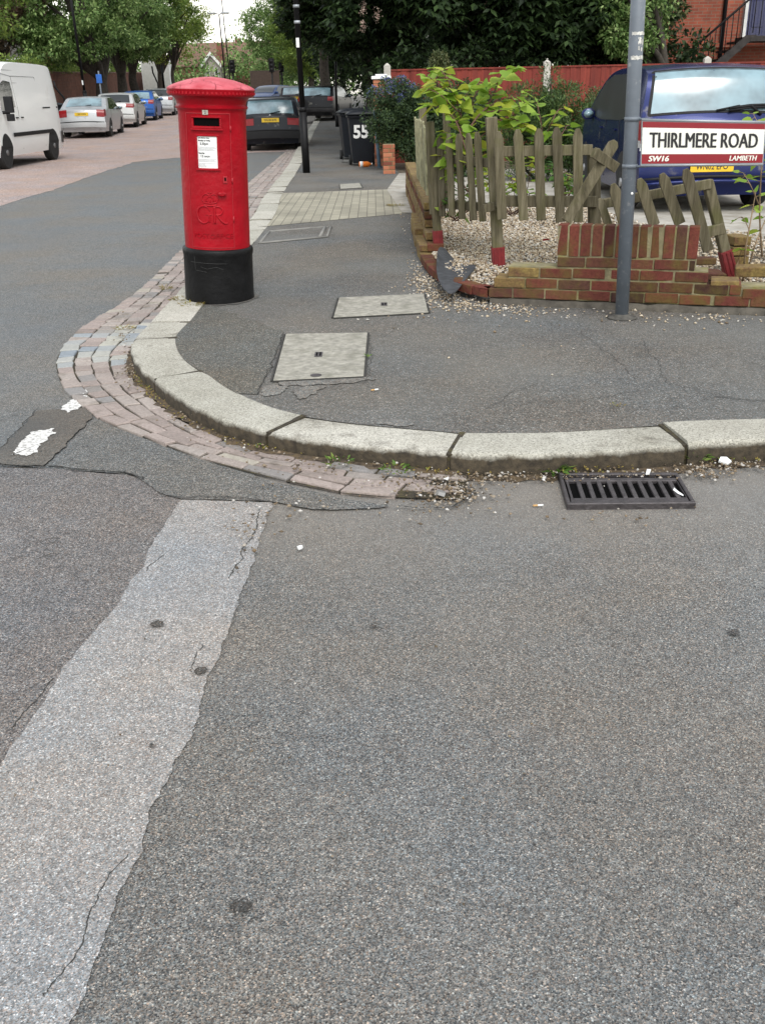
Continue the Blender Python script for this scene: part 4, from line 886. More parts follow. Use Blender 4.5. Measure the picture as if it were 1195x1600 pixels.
# torn sheet of weed membrane
M['membrane'] = plain('grey_weed_membrane', (.036, .038, .043), .8, var=.5, vscale=14, bmp=1.0, bscale=13)
pr = [[(684,387,8.45),(689,386,8.5),(694,388,8.5),(698,392,8.55)],[(682,404,8.05),(689,402,8.2),(698,402,8.2),(708,406,8.35)],[(681,421,7.75),(693,417,7.95),(707,415,8.0),(722,415,8.15)],[(684,437,7.3),(699,429,7.55),(716,424,7.75),(741,413,8.0)],[(690,449,7.05),(703,442,7.2),(719,436,7.45),(745,418,7.75)],[(697,456,6.92),(706,451,6.98),(716,446,7.15),(730,433,7.4)],[(701,460,6.86),(707,459,6.87),(713,456,6.92),(719,448,7.1)]]
pr = [[(a, b, Y + random.uniform(-.05, .05)) for a, b, Y in r] for r in pr]
rows = [[P(a, b, Y) for a, b, Y in r] for r in pr]
mb = MB(); mb.grid(rows)
o = mb.build('weed_membrane', M['membrane'], None, rows[3][1]); sd_ = o.modifiers.new('sub', 'SUBSURF'); sd_.levels = 2; sd_.render_levels = 2; so_ = o.modifiers.new('sol', 'SOLIDIFY'); so_.thickness = .004
tag(o, 'torn grey sheet of weed membrane draped over the brick corner kerb', 'membrane')
# ================================================================== FOLIAGE
M['leaf_knot'] = leafmat('bright_yellow_green_leaf', (.20, .34, .04), (.29, .42, .06), (.46, .48, .06), .45, split=(.1, .6, .95))
M['leaf_low'] = leafmat('fresh_green_leaf', (.07, .17, .035), (.13, .24, .05), (.25, .33, .06), .4)
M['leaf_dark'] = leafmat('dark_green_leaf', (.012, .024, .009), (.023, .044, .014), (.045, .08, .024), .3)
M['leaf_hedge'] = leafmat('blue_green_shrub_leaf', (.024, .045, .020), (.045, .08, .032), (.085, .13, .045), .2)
M['leaf_mid'] = leafmat('mid_green_leaf', (.06, .12, .028), (.16, .26, .075), (.30, .40, .15), .35)
M['leaf_light'] = leafmat('light_green_leaf', (.09, .15, .03), (.15, .23, .045), (.24, .32, .07), .4)
M['leaf_lime'] = leafmat('lime_green_leaf', (.15, .21, .035), (.22, .29, .05), (.33, .36, .08), .45)
M['leaf_copper'] = leafmat('copper_leaf', (.06, .042, .028), (.085, .06, .035), (.12, .085, .045), .3)
M['leaf_conifer'] = leafmat('conifer_green', (.035, .07, .022), (.06, .11, .03), (.11, .16, .04), .2)
M['leaf_olive'] = leafmat('olive_shrub_leaf', (.05, .07, .025), (.09, .11, .04), (.15, .16, .07), .3)
M['flower_blue'] = leafmat('blue_flower', (.07, .09, .24), (.13, .16, .36), (.24, .27, .48), .3)
M['flower_pink'] = leafmat('pale_pink_flower', (.45, .30, .25), (.55, .40, .34), (.6, .5, .42), .3)
M['weed'] = leafmat('weed_leaf', (.06, .12, .02), (.11, .2, .035), (.2, .27, .06), .35)
M['dry_grass'] = leafmat('dry_yellow_grass', (.22, .16, .04), (.33, .24, .06), (.2, .24, .05), .3)
M['bark'] = plain('dark_bark', (.05, .042, .033), .95, var=.4, vscale=9, bmp=1, bscale=18)
M['stem_red'] = plain('reddish_stem', (.10, .045, .03), .7, var=.3, vscale=20)
M['stem_brown'] = plain('dry_brown_stem', (.2, .14, .08), .85, var=.3, vscale=20)
HEART = np.array([(0,0,0),(-.07,.2,.03),(.13,.37,.07),(.45,.34,.07),(.76,.16,.03),(1.02,0,-.03),(.76,-.16,.03),(.45,-.34,.07),(.13,-.37,.07),(-.07,-.2,.03),(.45,0,-.02)])
HEARTF = [(0, 10, 3, 2, 1), (10, 5, 4, 3), (0, 9, 8, 7, 10), (10, 7, 6, 5)]
BLADE = np.array([(0,0,0),(.45,.25,.04),(1,0,-.04),(.45,-.25,.04)])
def leaves(name, pos, dirs, size, m, parent, origin, templ=BLADE, faces=None, width=1.0, upj=.5):
    pos = np.asarray(pos, float) - np.asarray(origin, float); n = len(pos); d = np.asarray(dirs, float); d /= np.linalg.norm(d, axis=1, keepdims=True) + 1e-9
    up = np.array([0, 0, 1.0]) + rng.normal(0, upj, (n, 3)); s = np.cross(up, d); s /= np.linalg.norm(s, axis=1, keepdims=True) + 1e-9; u = np.cross(d, s)
    sz = np.asarray(size, float) * np.ones(n)
    t = templ; co = pos[:, None, :] + sz[:, None, None] * (d[:, None, :] * t[None, :, 0, None] + s[:, None, :] * t[None, :, 1, None] * width + u[:, None, :] * t[None, :, 2, None])
    return np_mesh(name, co.reshape(-1, 3), len(t), m, parent, None, faces)
def clump_points(cens, rad, per):
    cens = np.asarray(cens, float); n = len(cens); rad = np.asarray(rad, float) * np.ones(n)
    g = rng.normal(0, 1, (n, per, 3)); g /= np.linalg.norm(g, axis=2, keepdims=True); r = rng.uniform(.25, 1.0, (n, per, 1)) ** .6
    return (cens[:, None, :] + g * r * rad[:, None, None] * np.array([1, 1, .75])).reshape(-1, 3), g.reshape(-1, 3)
def ell_points(c, r, n, lo=.45, zmin=-1.0):
    out = []
    while len(out) < n:
        g = rng.normal(0, 1, 3); g /= np.linalg.norm(g)
        if g[2] < zmin: continue
        out.append(np.array(c) + g * np.array(r) * rng.uniform(lo, 1.0))
    return np.array(out)
def shrub(name, label, cat, base, crowns, nclump, crad, per, lsize, m, group=None, stems=4, extra=None, droop=-.1, width=1.0, h0=.0):
    e = empty(name, base, label, cat, group); B = np.array(base); allc = []
    for c, r, k in crowns: allc.append(ell_points(c, r, int(nclump * k), .3))
    cs = np.concatenate(allc); cs[:, 2] = np.maximum(cs[:, 2], B[2] + .08)
    p, g = clump_points(cs, crad * rng.uniform(.6, 1.3, len(cs)), per); p[:, 2] = np.maximum(p[:, 2], B[2] + .02)
    leaves('foliage', p, g * .8 + rng.normal(0, .5, g.shape) + np.array([0, 0, droop]), lsize * rng.uniform(.6, 1.3, len(p)), m, e, base, width=width)
    mb = MB()
    for i in range(stems):
        t = Vector(cs[rng.integers(len(cs))]); b = Vector(base) + Vector((random.gauss(0, .08), random.gauss(0, .08), -.03)); mid = b.lerp(t, .5) + Vector((random.gauss(0, .1), random.gauss(0, .1), .1))
        mb.tube(catmull([b, mid, t], 4), [.03 - .022 * k / 8 for k in range(9)], 6)
    mb.build('stem', M['bark'], e, base)
    if extra: extra(e, cs)
    return e
def tree(name, label, cat, base, top, r0, crown, nclump, crad, per, lsize, m, group=None, lean=(0, 0), lo=.45, palm=False, droop=-.15, zcut=None, width=1.0, twigs=14):
    """base: foot of the trunk, top: height of the fork, crown: list of (centre, radii, share)"""
    e = empty(name, base, label, cat, group); B = Vector(base); F = B + Vector((lean[0], lean[1], top))
    cs = np.concatenate([ell_points(c, r, max(3, int(nclump * k)), lo) for c, r, k in crown])
    if zcut is not None: cs = cs[cs[:, 2] > zcut]
    mb = MB(); mb.tube(catmull([B - Vector((0, 0, .15)), B + Vector((random.gauss(0, .05), random.gauss(0, .05), top * .35)), B.lerp(F, .7) + Vector((random.gauss(0, .06), random.gauss(0, .06), 0)), F], 5), [r0 * (1.35 if i == 0 else 1 - .35 * i / 15) for i in range(16)], 12)
    for i in range(twigs):
        t = Vector(cs[rng.integers(len(cs))]); mid = F.lerp(t, .5) + Vector((random.gauss(0, .25), random.gauss(0, .25), abs(t.z - F.z) * .18)); k = random.uniform(.4, .7) * r0
        mb.tube(catmull([F - Vector((0, 0, random.uniform(0, .5))), mid, t], 5), [k * (1 - .85 * j / 10) for j in range(11)], 6)
    mb.build('trunk', M['bark'], e, base)
    p, g = clump_points(cs, crad * rng.uniform(.6, 1.35, len(cs)), per)
    d = g * .7 + rng.normal(0, .55, g.shape) + np.array([0, 0, droop])
    if palm:                                        # five to seven leaflets spreading from one stalk
        a = rng.uniform(0, 6.28, len(p)); P5 = []; D5 = []
        for j in range(6):
            q = a + j * 6.2832 / 7; P5.append(p); D5.append(np.stack([np.cos(q), np.sin(q), rng.normal(-.55, .2, len(p))], 1))
        p = np.concatenate(P5); d = np.concatenate(D5)
    leaves('crown', p, d, lsize * rng.uniform(.65, 1.25, len(p)), m, e, base, width=width, upj=.35 if palm else .6)
    return e

# ---- Japanese knotweed style plants among the pickets
def knot(label, base, stems, size, mat='leaf_knot', group='young yellow green plants in the gravel bed', name='leafy_plant', stem_r=.011, smat='stem_red', per=.06):
    e = empty(name, base, label, 'plant', group); mb = MB(); pos = []; dr = []; sz = []
    for main, r, k0 in stems:
        pts = catmull(main, 6); mb.tube(pts, [r * (1 - .65 * i / (len(pts) - 1)) for i in range(len(pts))], 6)
        L = resample(pts, per); n = len(L); sgn = random.choice((-1, 1))
        for i in range(int(n * k0), n):
            t = (L[min(i + 1, n - 1)] - L[max(i - 1, 0)]).normalized(); sd = t.cross(Vector((0, 0, 1)))
            sd = sd.normalized() if sd.length > .2 else Vector((random.choice((-1, 1)), random.gauss(0, .4), 0)).normalized()
            sgn = -sgn; d = sd * sgn * random.uniform(.5, 1) + t * random.uniform(.1, .5) + Vector((random.gauss(0, .3), random.gauss(-.15, .35), random.uniform(-.55, .1)))
            s = size * random.uniform(.6, 1.15) * (1 if i < n - 2 else .7); st = L[i] + d.normalized() * .03
            mb.tube([L[i], st], [.003, .002], 4, caps=False); pos.append(st); dr.append(d); sz.append(s)
        pos.append(L[-1]); dr.append(t + Vector((0, -.2, -.3))); sz.append(size * .6)
    mb.build('stem', M[smat], e, base)
    leaves('foliage', [tuple(p) for p in pos], [tuple(d) for d in dr], sz, M[mat], e, base, HEART, HEARTF, upj=.38)
    return e
b = P(735, 345, 8.9)
def S(l, Y): return [P(x, y, Y + random.uniform(-.15, .15)) for x, y in l]
knot('tall knotweed like plant with big yellow green leaves above the pickets', b, [
    (S([(735,345),(731,270),(722,200),(712,150)], 8.9), .012, .45), (S([(722,205),(700,160),(680,128),(664,118)], 8.9), .008, .1), (S([(716,165),(702,130),(690,112),(676,106)], 9.0), .007, .1),
    (S([(724,215),(748,180),(775,160),(808,150),(822,142)], 8.8), .009, .15), (S([(748,182),(770,150),(778,125),(792,108),(808,105)], 8.9), .008, .15), (S([(727,235),(712,190),(690,170),(668,165)], 8.7), .007, .2),
    (S([(760,175),(785,172),(805,168),(820,160)], 8.7), .007, .1), (S([(728,250),(750,215),(772,200),(790,196)], 8.8), .007, .15), (S([(735,280),(722,240),(712,215),(690,205)], 8.7), .006, .3), (S([(731,290),(755,255),(765,240),(778,230)], 9.0), .006, .3),
    (S([(720,190),(722,160),(735,140),(752,128)], 9.0), .006, .2), (S([(716,175),(690,150),(672,140),(662,142)], 8.8), .006, .2), (S([(731,300),(712,270),(700,250),(692,240)], 8.8), .006, .2), (S([(733,300),(760,275),(775,268)], 8.7), .006, .2), (S([(742,190),(738,160),(748,140),(770,128)], 9.0), .006, .1), (S([(710,170),(690,140),(682,120),(695,108)], 9.0), .006, .1), (S([(755,195),(790,185),(812,190),(825,200)], 8.7), .006, .1)], .14, per=.037)
b = P(850, 330, 8.8)
knot('smaller yellow green plant behind the front pickets left of the leaning board', b, [
    (S([(850,330),(848,260),(846,200),(838,160)], 8.8), .009, .4), (S([(848,220),(862,190),(872,172),(884,170)], 8.8), .007, .1), (S([(848,230),(838,205),(825,195),(818,200)], 8.7), .006, .1), (S([(849,250),(868,225),(880,205),(886,195)], 8.8), .006, .2), (S([(850,280),(832,255),(820,240)], 8.7), .006, .2)], .11, per=.05)
b = P(1170, 440, 7.2)
knot('half bare brown stems with a few green leaves at the right edge of the bed', b, [
    (S([(1160,440),(1164,390),(1172,345),(1180,300)], 7.2), .008, .72), (S([(1168,420),(1180,380),(1192,350),(1200,330)], 7.2), .007, .6), (S([(1150,430),(1152,410),(1158,390)], 7.2), .006, .8),
    (S([(1170,360),(1160,340),(1150,342)], 7.2), .004, .6), (S([(1190,400),(1186,330),(1190,250),(1197,185)], 7.2), .008, .55), (S([(1185,320),(1172,290),(1160,270)], 7.1), .005, .5), (S([(1195,240),(1186,200),(1176,178)], 7.1), .005, .55)], .10, smat='stem_brown', name='leafy_plant')
for lab, px0, Y, sp, mat, sz in (('low spread of green leaves behind the corner pickets', (712,345), 8.95, 44, 'leaf_low', .10), ('low yellow green clump at the foot of the front pickets', (800,335), 8.6, 46, 'leaf_knot', .09), ('low green clump on the gravel right of the thin plant', (880,315), 8.7, 30, 'leaf_low', .09)):
    base = P(*px0, Y)
    st = [(S([(px0[0] + random.uniform(-6, 6), px0[1]), (px0[0] + random.uniform(-sp, sp) * .6, px0[1] - random.uniform(15, 40)), (px0[0] + random.uniform(-sp, sp), px0[1] - random.uniform(15, 75))], Y), .005, .3) for _ in range(9)]
    knot(lab, base, st, sz, mat, 'low leafy clumps between the pickets', 'low_plant', per=.06)

# ---- garden shrubs
def ceano(e, cs):
    top = np.array([c for c in cs if c[2] > 1.3 and c[0] < .8] or cs[:10]); p, g = clump_points(top, .09, 60); p[:, 2] += .07
    leaves('blossom', p, g, .028 * rng.uniform(.6, 1.2, len(p)), M['flower_blue'], e, e.location, width=2.0)
shrub('flowering_shrub', 'dense dark shrub topped with blue flowers behind the small brick pier', 'shrub', (.85, 20.3, .1), [((.52, 20.2, 1.08), (.70, .7, .66), .42), ((1.55, 20.3, 1.0), (.95, .7, .68), .45), ((1.1, 20.1, .45), (.72, .6, .36), .25)], 370, .17, 190, .05, M['leaf_hedge'], None, 7, ceano)
shrub('conifer_shrub', 'feathery green conifer bush in front of the red fence right of the tall plant', 'shrub', (2.75, 17, .1), [((2.75, 17, .9), (.75, .8, .85), 1)], 120, .2, 210, .07, M['leaf_conifer'], None, 4, None, .3, .5)
shrub('conifer_shrub', 'low green conifer bush between the pickets and the blue car', 'shrub', (3.6, 16.5, .1), [((3.55, 16.5, .75), (.6, .7, .6), 1)], 85, .2, 200, .065, M['leaf_conifer'], None, 4, None, .3, .5)
shrub('olive_shrub', 'sparse olive shrub against the red fence beside the car mirror', 'shrub', (4.2, 19, .1), [((4.25, 19, .9), (.75, .6, .85), 1)], 60, .2, 100, .06, M['leaf_olive'], None, 5)
shrub('evergreen_shrub', 'dark low shrub filling the gap behind the tall yellow green plant', 'shrub', (1.6, 18.2, .1), [((1.55, 18.2, .85), (.75, .7, .75), 1)], 150, .18, 180, .055, M['leaf_hedge'], None, 4)
shrub('evergreen_shrub', 'small yellowish shrub against the red fence above the flowering shrub', 'shrub', (1.6, 20.6, .1), [((1.55, 20.6, 1.05), (.75, .35, .75), .7), ((1.3, 20.7, 1.9), (.15, .15, .3), .2)], 55, .18, 120, .06, M['leaf_olive'], None, 4)

# ---- big trees on the right
chest = [((3.0, 27, 7.0), (6.0, 4.5, 4.6), .62), ((1.2, 24.5, 4.0), (2.4, 1.6, 1.5), .13), ((3.8, 24.2, 3.3), (2.0, 1.3, 1.0), .14), ((5.4, 25.0, 3.5), (1.6, 1.2, 1.2), .11)]
def candles(e, spots):
    for s in spots:
        p = np.array(s) + rng.normal(0, 1, (70, 3)) * np.array([.035, .035, .075]); leaves('blossom', p, rng.normal(0, 1, p.shape), .035, M['flower_pink'], e, e.location, width=1.6)
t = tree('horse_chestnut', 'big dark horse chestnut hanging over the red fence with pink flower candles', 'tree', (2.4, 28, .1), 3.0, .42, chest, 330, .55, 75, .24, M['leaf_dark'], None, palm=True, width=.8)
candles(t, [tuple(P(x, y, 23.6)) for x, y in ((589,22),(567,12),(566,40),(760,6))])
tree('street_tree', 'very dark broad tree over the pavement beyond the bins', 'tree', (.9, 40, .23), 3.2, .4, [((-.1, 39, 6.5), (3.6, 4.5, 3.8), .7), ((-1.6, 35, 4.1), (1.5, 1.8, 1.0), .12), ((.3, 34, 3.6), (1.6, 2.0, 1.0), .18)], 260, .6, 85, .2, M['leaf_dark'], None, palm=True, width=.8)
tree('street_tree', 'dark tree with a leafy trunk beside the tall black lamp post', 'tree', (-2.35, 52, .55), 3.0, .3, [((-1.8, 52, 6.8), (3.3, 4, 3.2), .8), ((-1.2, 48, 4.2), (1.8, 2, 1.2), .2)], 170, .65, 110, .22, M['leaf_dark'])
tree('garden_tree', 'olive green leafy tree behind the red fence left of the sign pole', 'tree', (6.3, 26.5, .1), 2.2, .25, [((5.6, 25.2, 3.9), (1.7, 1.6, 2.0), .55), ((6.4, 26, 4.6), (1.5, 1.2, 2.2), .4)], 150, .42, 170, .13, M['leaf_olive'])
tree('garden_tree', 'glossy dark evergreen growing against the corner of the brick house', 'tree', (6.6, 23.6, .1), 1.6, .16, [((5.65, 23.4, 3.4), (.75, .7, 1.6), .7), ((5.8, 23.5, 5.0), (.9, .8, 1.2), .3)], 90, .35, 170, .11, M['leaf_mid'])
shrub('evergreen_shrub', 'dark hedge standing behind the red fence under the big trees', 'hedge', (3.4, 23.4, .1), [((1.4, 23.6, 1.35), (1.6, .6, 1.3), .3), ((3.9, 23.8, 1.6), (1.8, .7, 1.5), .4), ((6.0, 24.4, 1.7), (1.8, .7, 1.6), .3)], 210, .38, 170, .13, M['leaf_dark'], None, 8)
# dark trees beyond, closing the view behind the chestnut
for i, (x, y, lab, mt) in enumerate(((8.5, 36, 'dark tree far behind the chestnut towards the house', 'leaf_dark'), (-.2, 58, 'dark tree far along the right pavement behind the bins', 'leaf_dark'), (4.5, 44, 'dark tree in a back garden behind the chestnut', 'leaf_dark'), (1.5, 66, 'tall dark tree furthest along the right pavement', 'leaf_dark'))):
    z = rise(y) + .1; tree('garden_tree', lab, 'tree', (x, y, z), 2.2, .3, [((x, y, z + 5.2), (4.2, 3.5, 4.9), 1)], 190, .8, 75, .3, M[mt], 'dark trees closing the view behind the gardens', lo=.3)

# ---- trees along the left and the end of the street
GL = 'leafy street trees along the left pavement'
def ltree(label, x, y, top, r0, crown, n, mat, ls=.2, cr=.55, per=190, name='street_tree'):
    z = rise(y) + .1; return tree(name, label, 'tree', (x, y, z), top, r0, crown, n, cr, per, ls, M[mat], GL, zcut=z + 3.0)
ltree('bushy mid green tree with a stout trunk behind the white van', -14.9, 58, 2.2, .42, [((-15.4, 57, 6.6), (3.7, 3.2, 4.2), .75), ((-17.2, 56, 4.0), (2.2, 2, 1.5), .25)], 210, 'leaf_mid')
ltree('bushy mid green tree above the second silver car', -15.7, 66, 2.4, .38, [((-15.2, 65, 6.6), (3.4, 3.2, 4.2), 1)], 190, 'leaf_mid')
ltree('darker bushy tree above the blue hatchback', -16.2, 71.5, 2.4, .36, [((-15.6, 71, 6.8), (3.2, 3, 4.2), 1)], 170, 'leaf_mid')
ltree('lime green lighter tree over the pillar box end of the left row', -16.0, 80, 2.6, .3, [((-15.2, 79, 7.6), (3.0, 3, 4.6), .75), ((-13.2, 77, 6.6), (1.8, 1.6, 1.6), .25)], 150, 'leaf_lime', .17, .5, 150)
ltree('young light green tree with gaps of sky beside the far lamp post', -13.5, 72, 2.8, .15, [((-12.4, 71, 6.2), (1.6, 1.4, 2.2), 1)], 60, 'leaf_light', .14, .35, 120)
ltree('light green tree at the top left edge of the view', -13.4, 36, 2.6, .3, [((-13.2, 35, 5.0), (2.0, 2, 1.8), .6), ((-14.5, 36, 7), (3, 2.5, 2.4), .4)], 130, 'leaf_light', .15, .5)
ltree('copper brown tree rising behind the white van', -19.5, 56, 2.8, .3, [((-19.2, 55, 6.6), (2.6, 2.2, 3.0), 1)], 120, 'leaf_copper', .17, .55)
GE = 'green trees at the far junction'
for x, y, lab, mat, cr_ in ((-8.6, 97, 'mid green tree at the far junction left of the dark lamp post', 'leaf_mid', [((-8.2, 96, 6.8), (3.3, 3, 4.6), 1)]), (-5.2, 88, 'yellowish green tree at the far junction behind the estate car', 'leaf_light', [((-5.6, 87, 6.8), (2.8, 2.6, 4.2), 1)]), (-2.6, 92, 'dark green tree at the far junction right of the others', 'leaf_dark', [((-2.8, 90, 7), (3.2, 3, 5.2), 1)])):
    z = rise(y) + .1; tree('street_tree', lab, 'tree', (x, y, z), 2.4, .3, cr_, 190, .6, 170, .2, M[mat], GE)
far = ell_points((-10, 150, 4.5), (58, 10, 5.5), 420, .2); p, g = clump_points(far, 2.0, 60)
tag(leaves('distant_wood', p, g, .55, M['leaf_mid'], None, (0, 0, 0)), 'far mass of green trees closing the end of the street', 'wood', None, 'stuff')

# ---- weeds, grass and moss along the kerb
def tuft(label, c, n, size, mat, spread=.06, name='weed', group='small weeds growing along the kerb', up=.6, width=.9, cat='weed'):
    e = empty(name, c, label, cat, group); pos = []; d = []
    for i in range(n):
        a = random.uniform(0, 6.28); rr = spread * math.sqrt(random.random()); pos.append((c.x + rr * math.cos(a), c.y + rr * math.sin(a), c.z + random.uniform(0, .012))); d.append((math.cos(a) + random.gauss(0, .4), math.sin(a) + random.gauss(0, .4), up * random.uniform(.2, 1.3)))
    leaves('foliage', pos, d, size * rng.uniform(.5, 1.2, n), M[mat], e, c, width=width, upj=.3); return e
tuft('green dandelion like weed growing at the foot of the kerb left of the grate', G(865, 735, .02), 46, .055, 'weed', .045, width=.6)
tuft('weeds in the open kerb joint behind the right end of the grate', G(1083, 715, .03), 46, .04, 'weed', .06, width=.7)
tuft('low weed on the gutter stones under the kerb, left of the rubble', G(620, 735, .03), 36, .032, 'weed', .06)
tuft('straggly brown and green weed where the stones meet the kerb', G(530, 722, .03), 34, .03, 'weed', .06)
tuft('thin weed at the kerb joint between the first two long kerb stones', G(412, 695, .03), 20, .024, 'weed', .05)
tuft('tiny bright weed at the right edge of the pale concrete cover', G(573, 558, .112), 16, .022, 'weed', .015)
tuft('tiny tuft in the pavement above the kerb stone', G(964, 635, .108), 22, .018, 'dry_grass', .03)
for lab, px0, nn, sp in (('dry yellow grass at the left foot of the pillar box', (282,470), 150, .07), ('dry yellow grass between pillar box and kerb', (300,478), 150, .08), ('yellow moss tuft on the gutter stones behind the kerb', (260,452), 60, .04), ('dry grass on the gutter stones at the bend', (195,515), 50, .05), ('dry yellow grass at the end of the side wall', (618,322), 130, .12)):
    tuft(lab, G(*px0, .1 if px0[0] > 265 else .03), nn, .045, 'dry_grass', sp, 'grass_tuft', 'dry grass tufts by the kerb and wall', .5, .25, 'grass')
mp = []; md = []
for a, b2, n in ((near_arc(G(1195, 693, .1)), near_arc(G(214, 577, .1)), 900), (near_arc(G(214, 577, .1)), near_arc(G(300, 440, .1)), 260)):
    for _ in range(n):
        i = random.randint(min(a, b2), max(a, b2)); q = front[i] - fn[i] * abs(random.gauss(.01, .025)); mp.append((q.x, q.y, .026 + random.uniform(0, .008))); md.append((random.gauss(0, 1), random.gauss(0, 1), random.uniform(.1, .8)))
cut = [c for c in range(len(mp)) if math.sin(mp[c][0] * 9) + math.sin(mp[c][1] * 7 + 2) + random.gauss(0, .6) > .2]
tag(leaves('kerb_moss', [mp[c] for c in cut], [md[c] for c in cut], .014, M['dry_grass'], None, (0, 0, 0)), 'moss and dry grass scattered along the foot of the kerb', 'moss', None, 'stuff')
# ================================================================== VEHICLES
def paint(name, col, metal=.35, rough=.32): return plain(name, col, rough, metal, .12, spec=.25, var=.06, vscale=2.5, dirt=((.2, .19, .17), .06, 5))
M['p_silver'] = paint('silver_paint', (.42, .43, .44), .55); M['p_silver2'] = paint('warm_silver_paint', (.47, .47, .46), .5); M['p_blue'] = paint('bright_blue_paint', (.02, .085, .30), .4)
M['p_navy'] = paint('navy_blue_paint', (.011, .018, .085), .4, .25); M['p_dark'] = paint('blue_black_paint', (.006, .008, .013), .1); M['p_darkred'] = paint('dark_plum_paint', (.010, .007, .011), .1)
M['p_white'] = plain('white_van_paint', (.86, .87, .85), .35, 0, .3, var=.02, vscale=1.2, dirt=((.7, .68, .63), .02, 2.5))
M['glass_dark'] = glassmat('dark_car_glass', (.008, .011, .012), .1, 1.6, .25); M['glass_pale'] = glassmat('painted_reflection_glass', (.15, .235, .27), .16, 1.85, .1)  # pale glass has the sky's reflection painted into its base colour
M['glass_soft'] = glassmat('soft_dark_glass', (.008, .011, .012), .4, 1.5, .0)
M['trim'] = plain('black_plastic_trim', (.010, .010, .011), .6, var=.2, spec=.25); M['tyre'] = plain('tyre_rubber', (.018, .018, .018), .85, var=.3, vscale=20)
M['alloy'] = plain('alloy_rim', (.38, .38, .38), .35, .6); M['lamp_red'] = plain('red_lamp_lens', (.22, .006, .009), .3, 0, .15, spec=.25); M['lamp_clear'] = plain('clear_lamp_lens', (.5, .52, .53), .15, .2, .6)
M['plate_yellow'] = plain('yellow_plate', (.72, .47, .02), .4); M['plate_white'] = plain('white_plate', (.7, .7, .68), .4); M['under'] = plain('dark_underbody', (.012, .012, .012), .9)
def chaikin(p, n=2):
    for _ in range(n):
        q = [p[0]]
        for a, b in zip(p[:-1], p[1:]): q += [(a[0] * .75 + b[0] * .25, a[1] * .75 + b[1] * .25), (a[0] * .25 + b[0] * .75, a[1] * .25 + b[1] * .75)]
        q.append(p[-1]); p = q
    return p
class Car:
    def __init__(s, name, label, cat, loc, rotz, S, group=None):
        s.S = S; s.W, s.L, s.H = S['W'], S['L'], S['H']; s.belt = S.get('belt', .92); s.tuck = S.get('tuck', .17); s.zb = S.get('zb', .2)
        s.con = chaikin(S['con'], 2); s.e = empty(name, loc, label, cat, group, (0, 0, rotz)); s.rb = S.get('rbow', .07); s.fb = S.get('fbow', .2); s.crown = S.get('crown', .035)
        s.oy = -s.L / 2
    def hw(s, z):
        W = s.W / 2
        if z < .5: k = .955 + .045 * max(0, (z - s.zb) / (.5 - s.zb))
        elif z < s.belt: k = 1 - .018 * (z - .5) / (s.belt - .5)
        else:
            t = (z - s.belt) / (s.H - s.belt); k = .982 - s.tuck * t ** 1.15
        return W * k
    def pf(s, y):
        d = min(y, s.L - y); return 1 - .07 * (1 - min(1, max(0, d) / .55)) ** 2
    def bow(s, y): return s.rb * max(0, 1 - y / .9) - s.fb * max(0, 1 - (s.L - y) / 1.1)
    def S3(s, y, z, t, off=0.0): return Vector((t * s.hw(z) * s.pf(y), y + s.bow(y) * t * t + s.oy, z - s.crown * t * t))
    def body(s, mat):
        ts = [-1, -.93, -.8, -.55, -.28, 0, .28, .55, .8, .93, 1]; rows = []
        for y, zc in s.con:
            ze = zc - s.crown; lv = [s.zb, .32, .45, .58, .72, s.belt - .02]
            side = [min(max(l, s.zb), ze) for l in lv]
            side += [max(side[-1], side[-1] + (ze - side[-1]) * f) for f in (.33, .66)]
            R = [Vector((s.hw(z) * s.pf(y), y + s.bow(y) + s.oy, z)) for z in side]
            ring = [Vector((-p.x, p.y, p.z)) for p in R] + [s.S3(y, zc, t) for t in ts] + R[::-1]
            rows.append(ring)
        mb = MB(); mb.grid(rows, 0, True); n = len(rows[0])
        mb.f.append(tuple(range(n))); mb.m.append(0); mb.sm.append(False)
        mb.f.append(tuple(range(len(mb.v) - 1, len(mb.v) - 1 - n, -1))); mb.m.append(0); mb.sm.append(False)
        for i in range(len(rows) - 1):
            a = i * n; mb.f.append((a, a + n, a + 2 * n - 1, a + n - 1)); mb.m.append(1); mb.sm.append(False)
        s.bo = mb.build('body', [mat, M['under']], s.e, autosmooth=38); return s.bo
    def end_y(s, z, rear=True):
        c = s.con if rear else s.con[::-1]
        for a, b in zip(c[:-1], c[1:]):
            if a[1] <= z <= b[1]:
                t = (z - a[1]) / max(1e-6, b[1] - a[1]); return a[0] + (b[0] - a[0]) * t, math.atan2(b[1] - a[1], abs(b[0] - a[0]) + 1e-6)
        return c[-1][0], .5
    def patch(s, name, mat, z0, z1, t0, t1, rear=True, parent=None, off=.006, n=8, m=7, taper=0.0):
        rows = []
        for i in range(n + 1):
            z = z0 + (z1 - z0) * i / n; y, al = s.end_y(z, rear); r = []
            for j in range(m + 1):
                t = t0 + (t1 - t0) * j / m; t *= 1 - taper * i / n
                p = s.S3(y, z, t); sg = -1 if rear else 1; p += Vector((0, sg * math.sin(al) * off, math.cos(al) * off)) + Vector((off * t if abs(t) > .8 else 0, 0, 0)); r.append(p)
            rows.append(r)
        mb = MB(); mb.grid(rows); return mb.build(name, mat, parent or s.e)
    def side(s, name, mat, low, up, sides=(-1, 1), off=.005, parent=None, rows=4):
        for sg in sides:
            g = []
            for k in range(rows + 1):
                r = []
                for a, b in zip(low, up):
                    y = a[0] + (b[0] - a[0]) * k / rows; z = a[1] + (b[1] - a[1]) * k / rows
                    r.append(Vector((sg * (s.hw(z) * s.pf(y) + off), y + s.bow(y) + s.oy, z)))
                g.append(r)
            mb = MB(); mb.grid(g); o = mb.build(name, mat, parent or s.e)
        return o
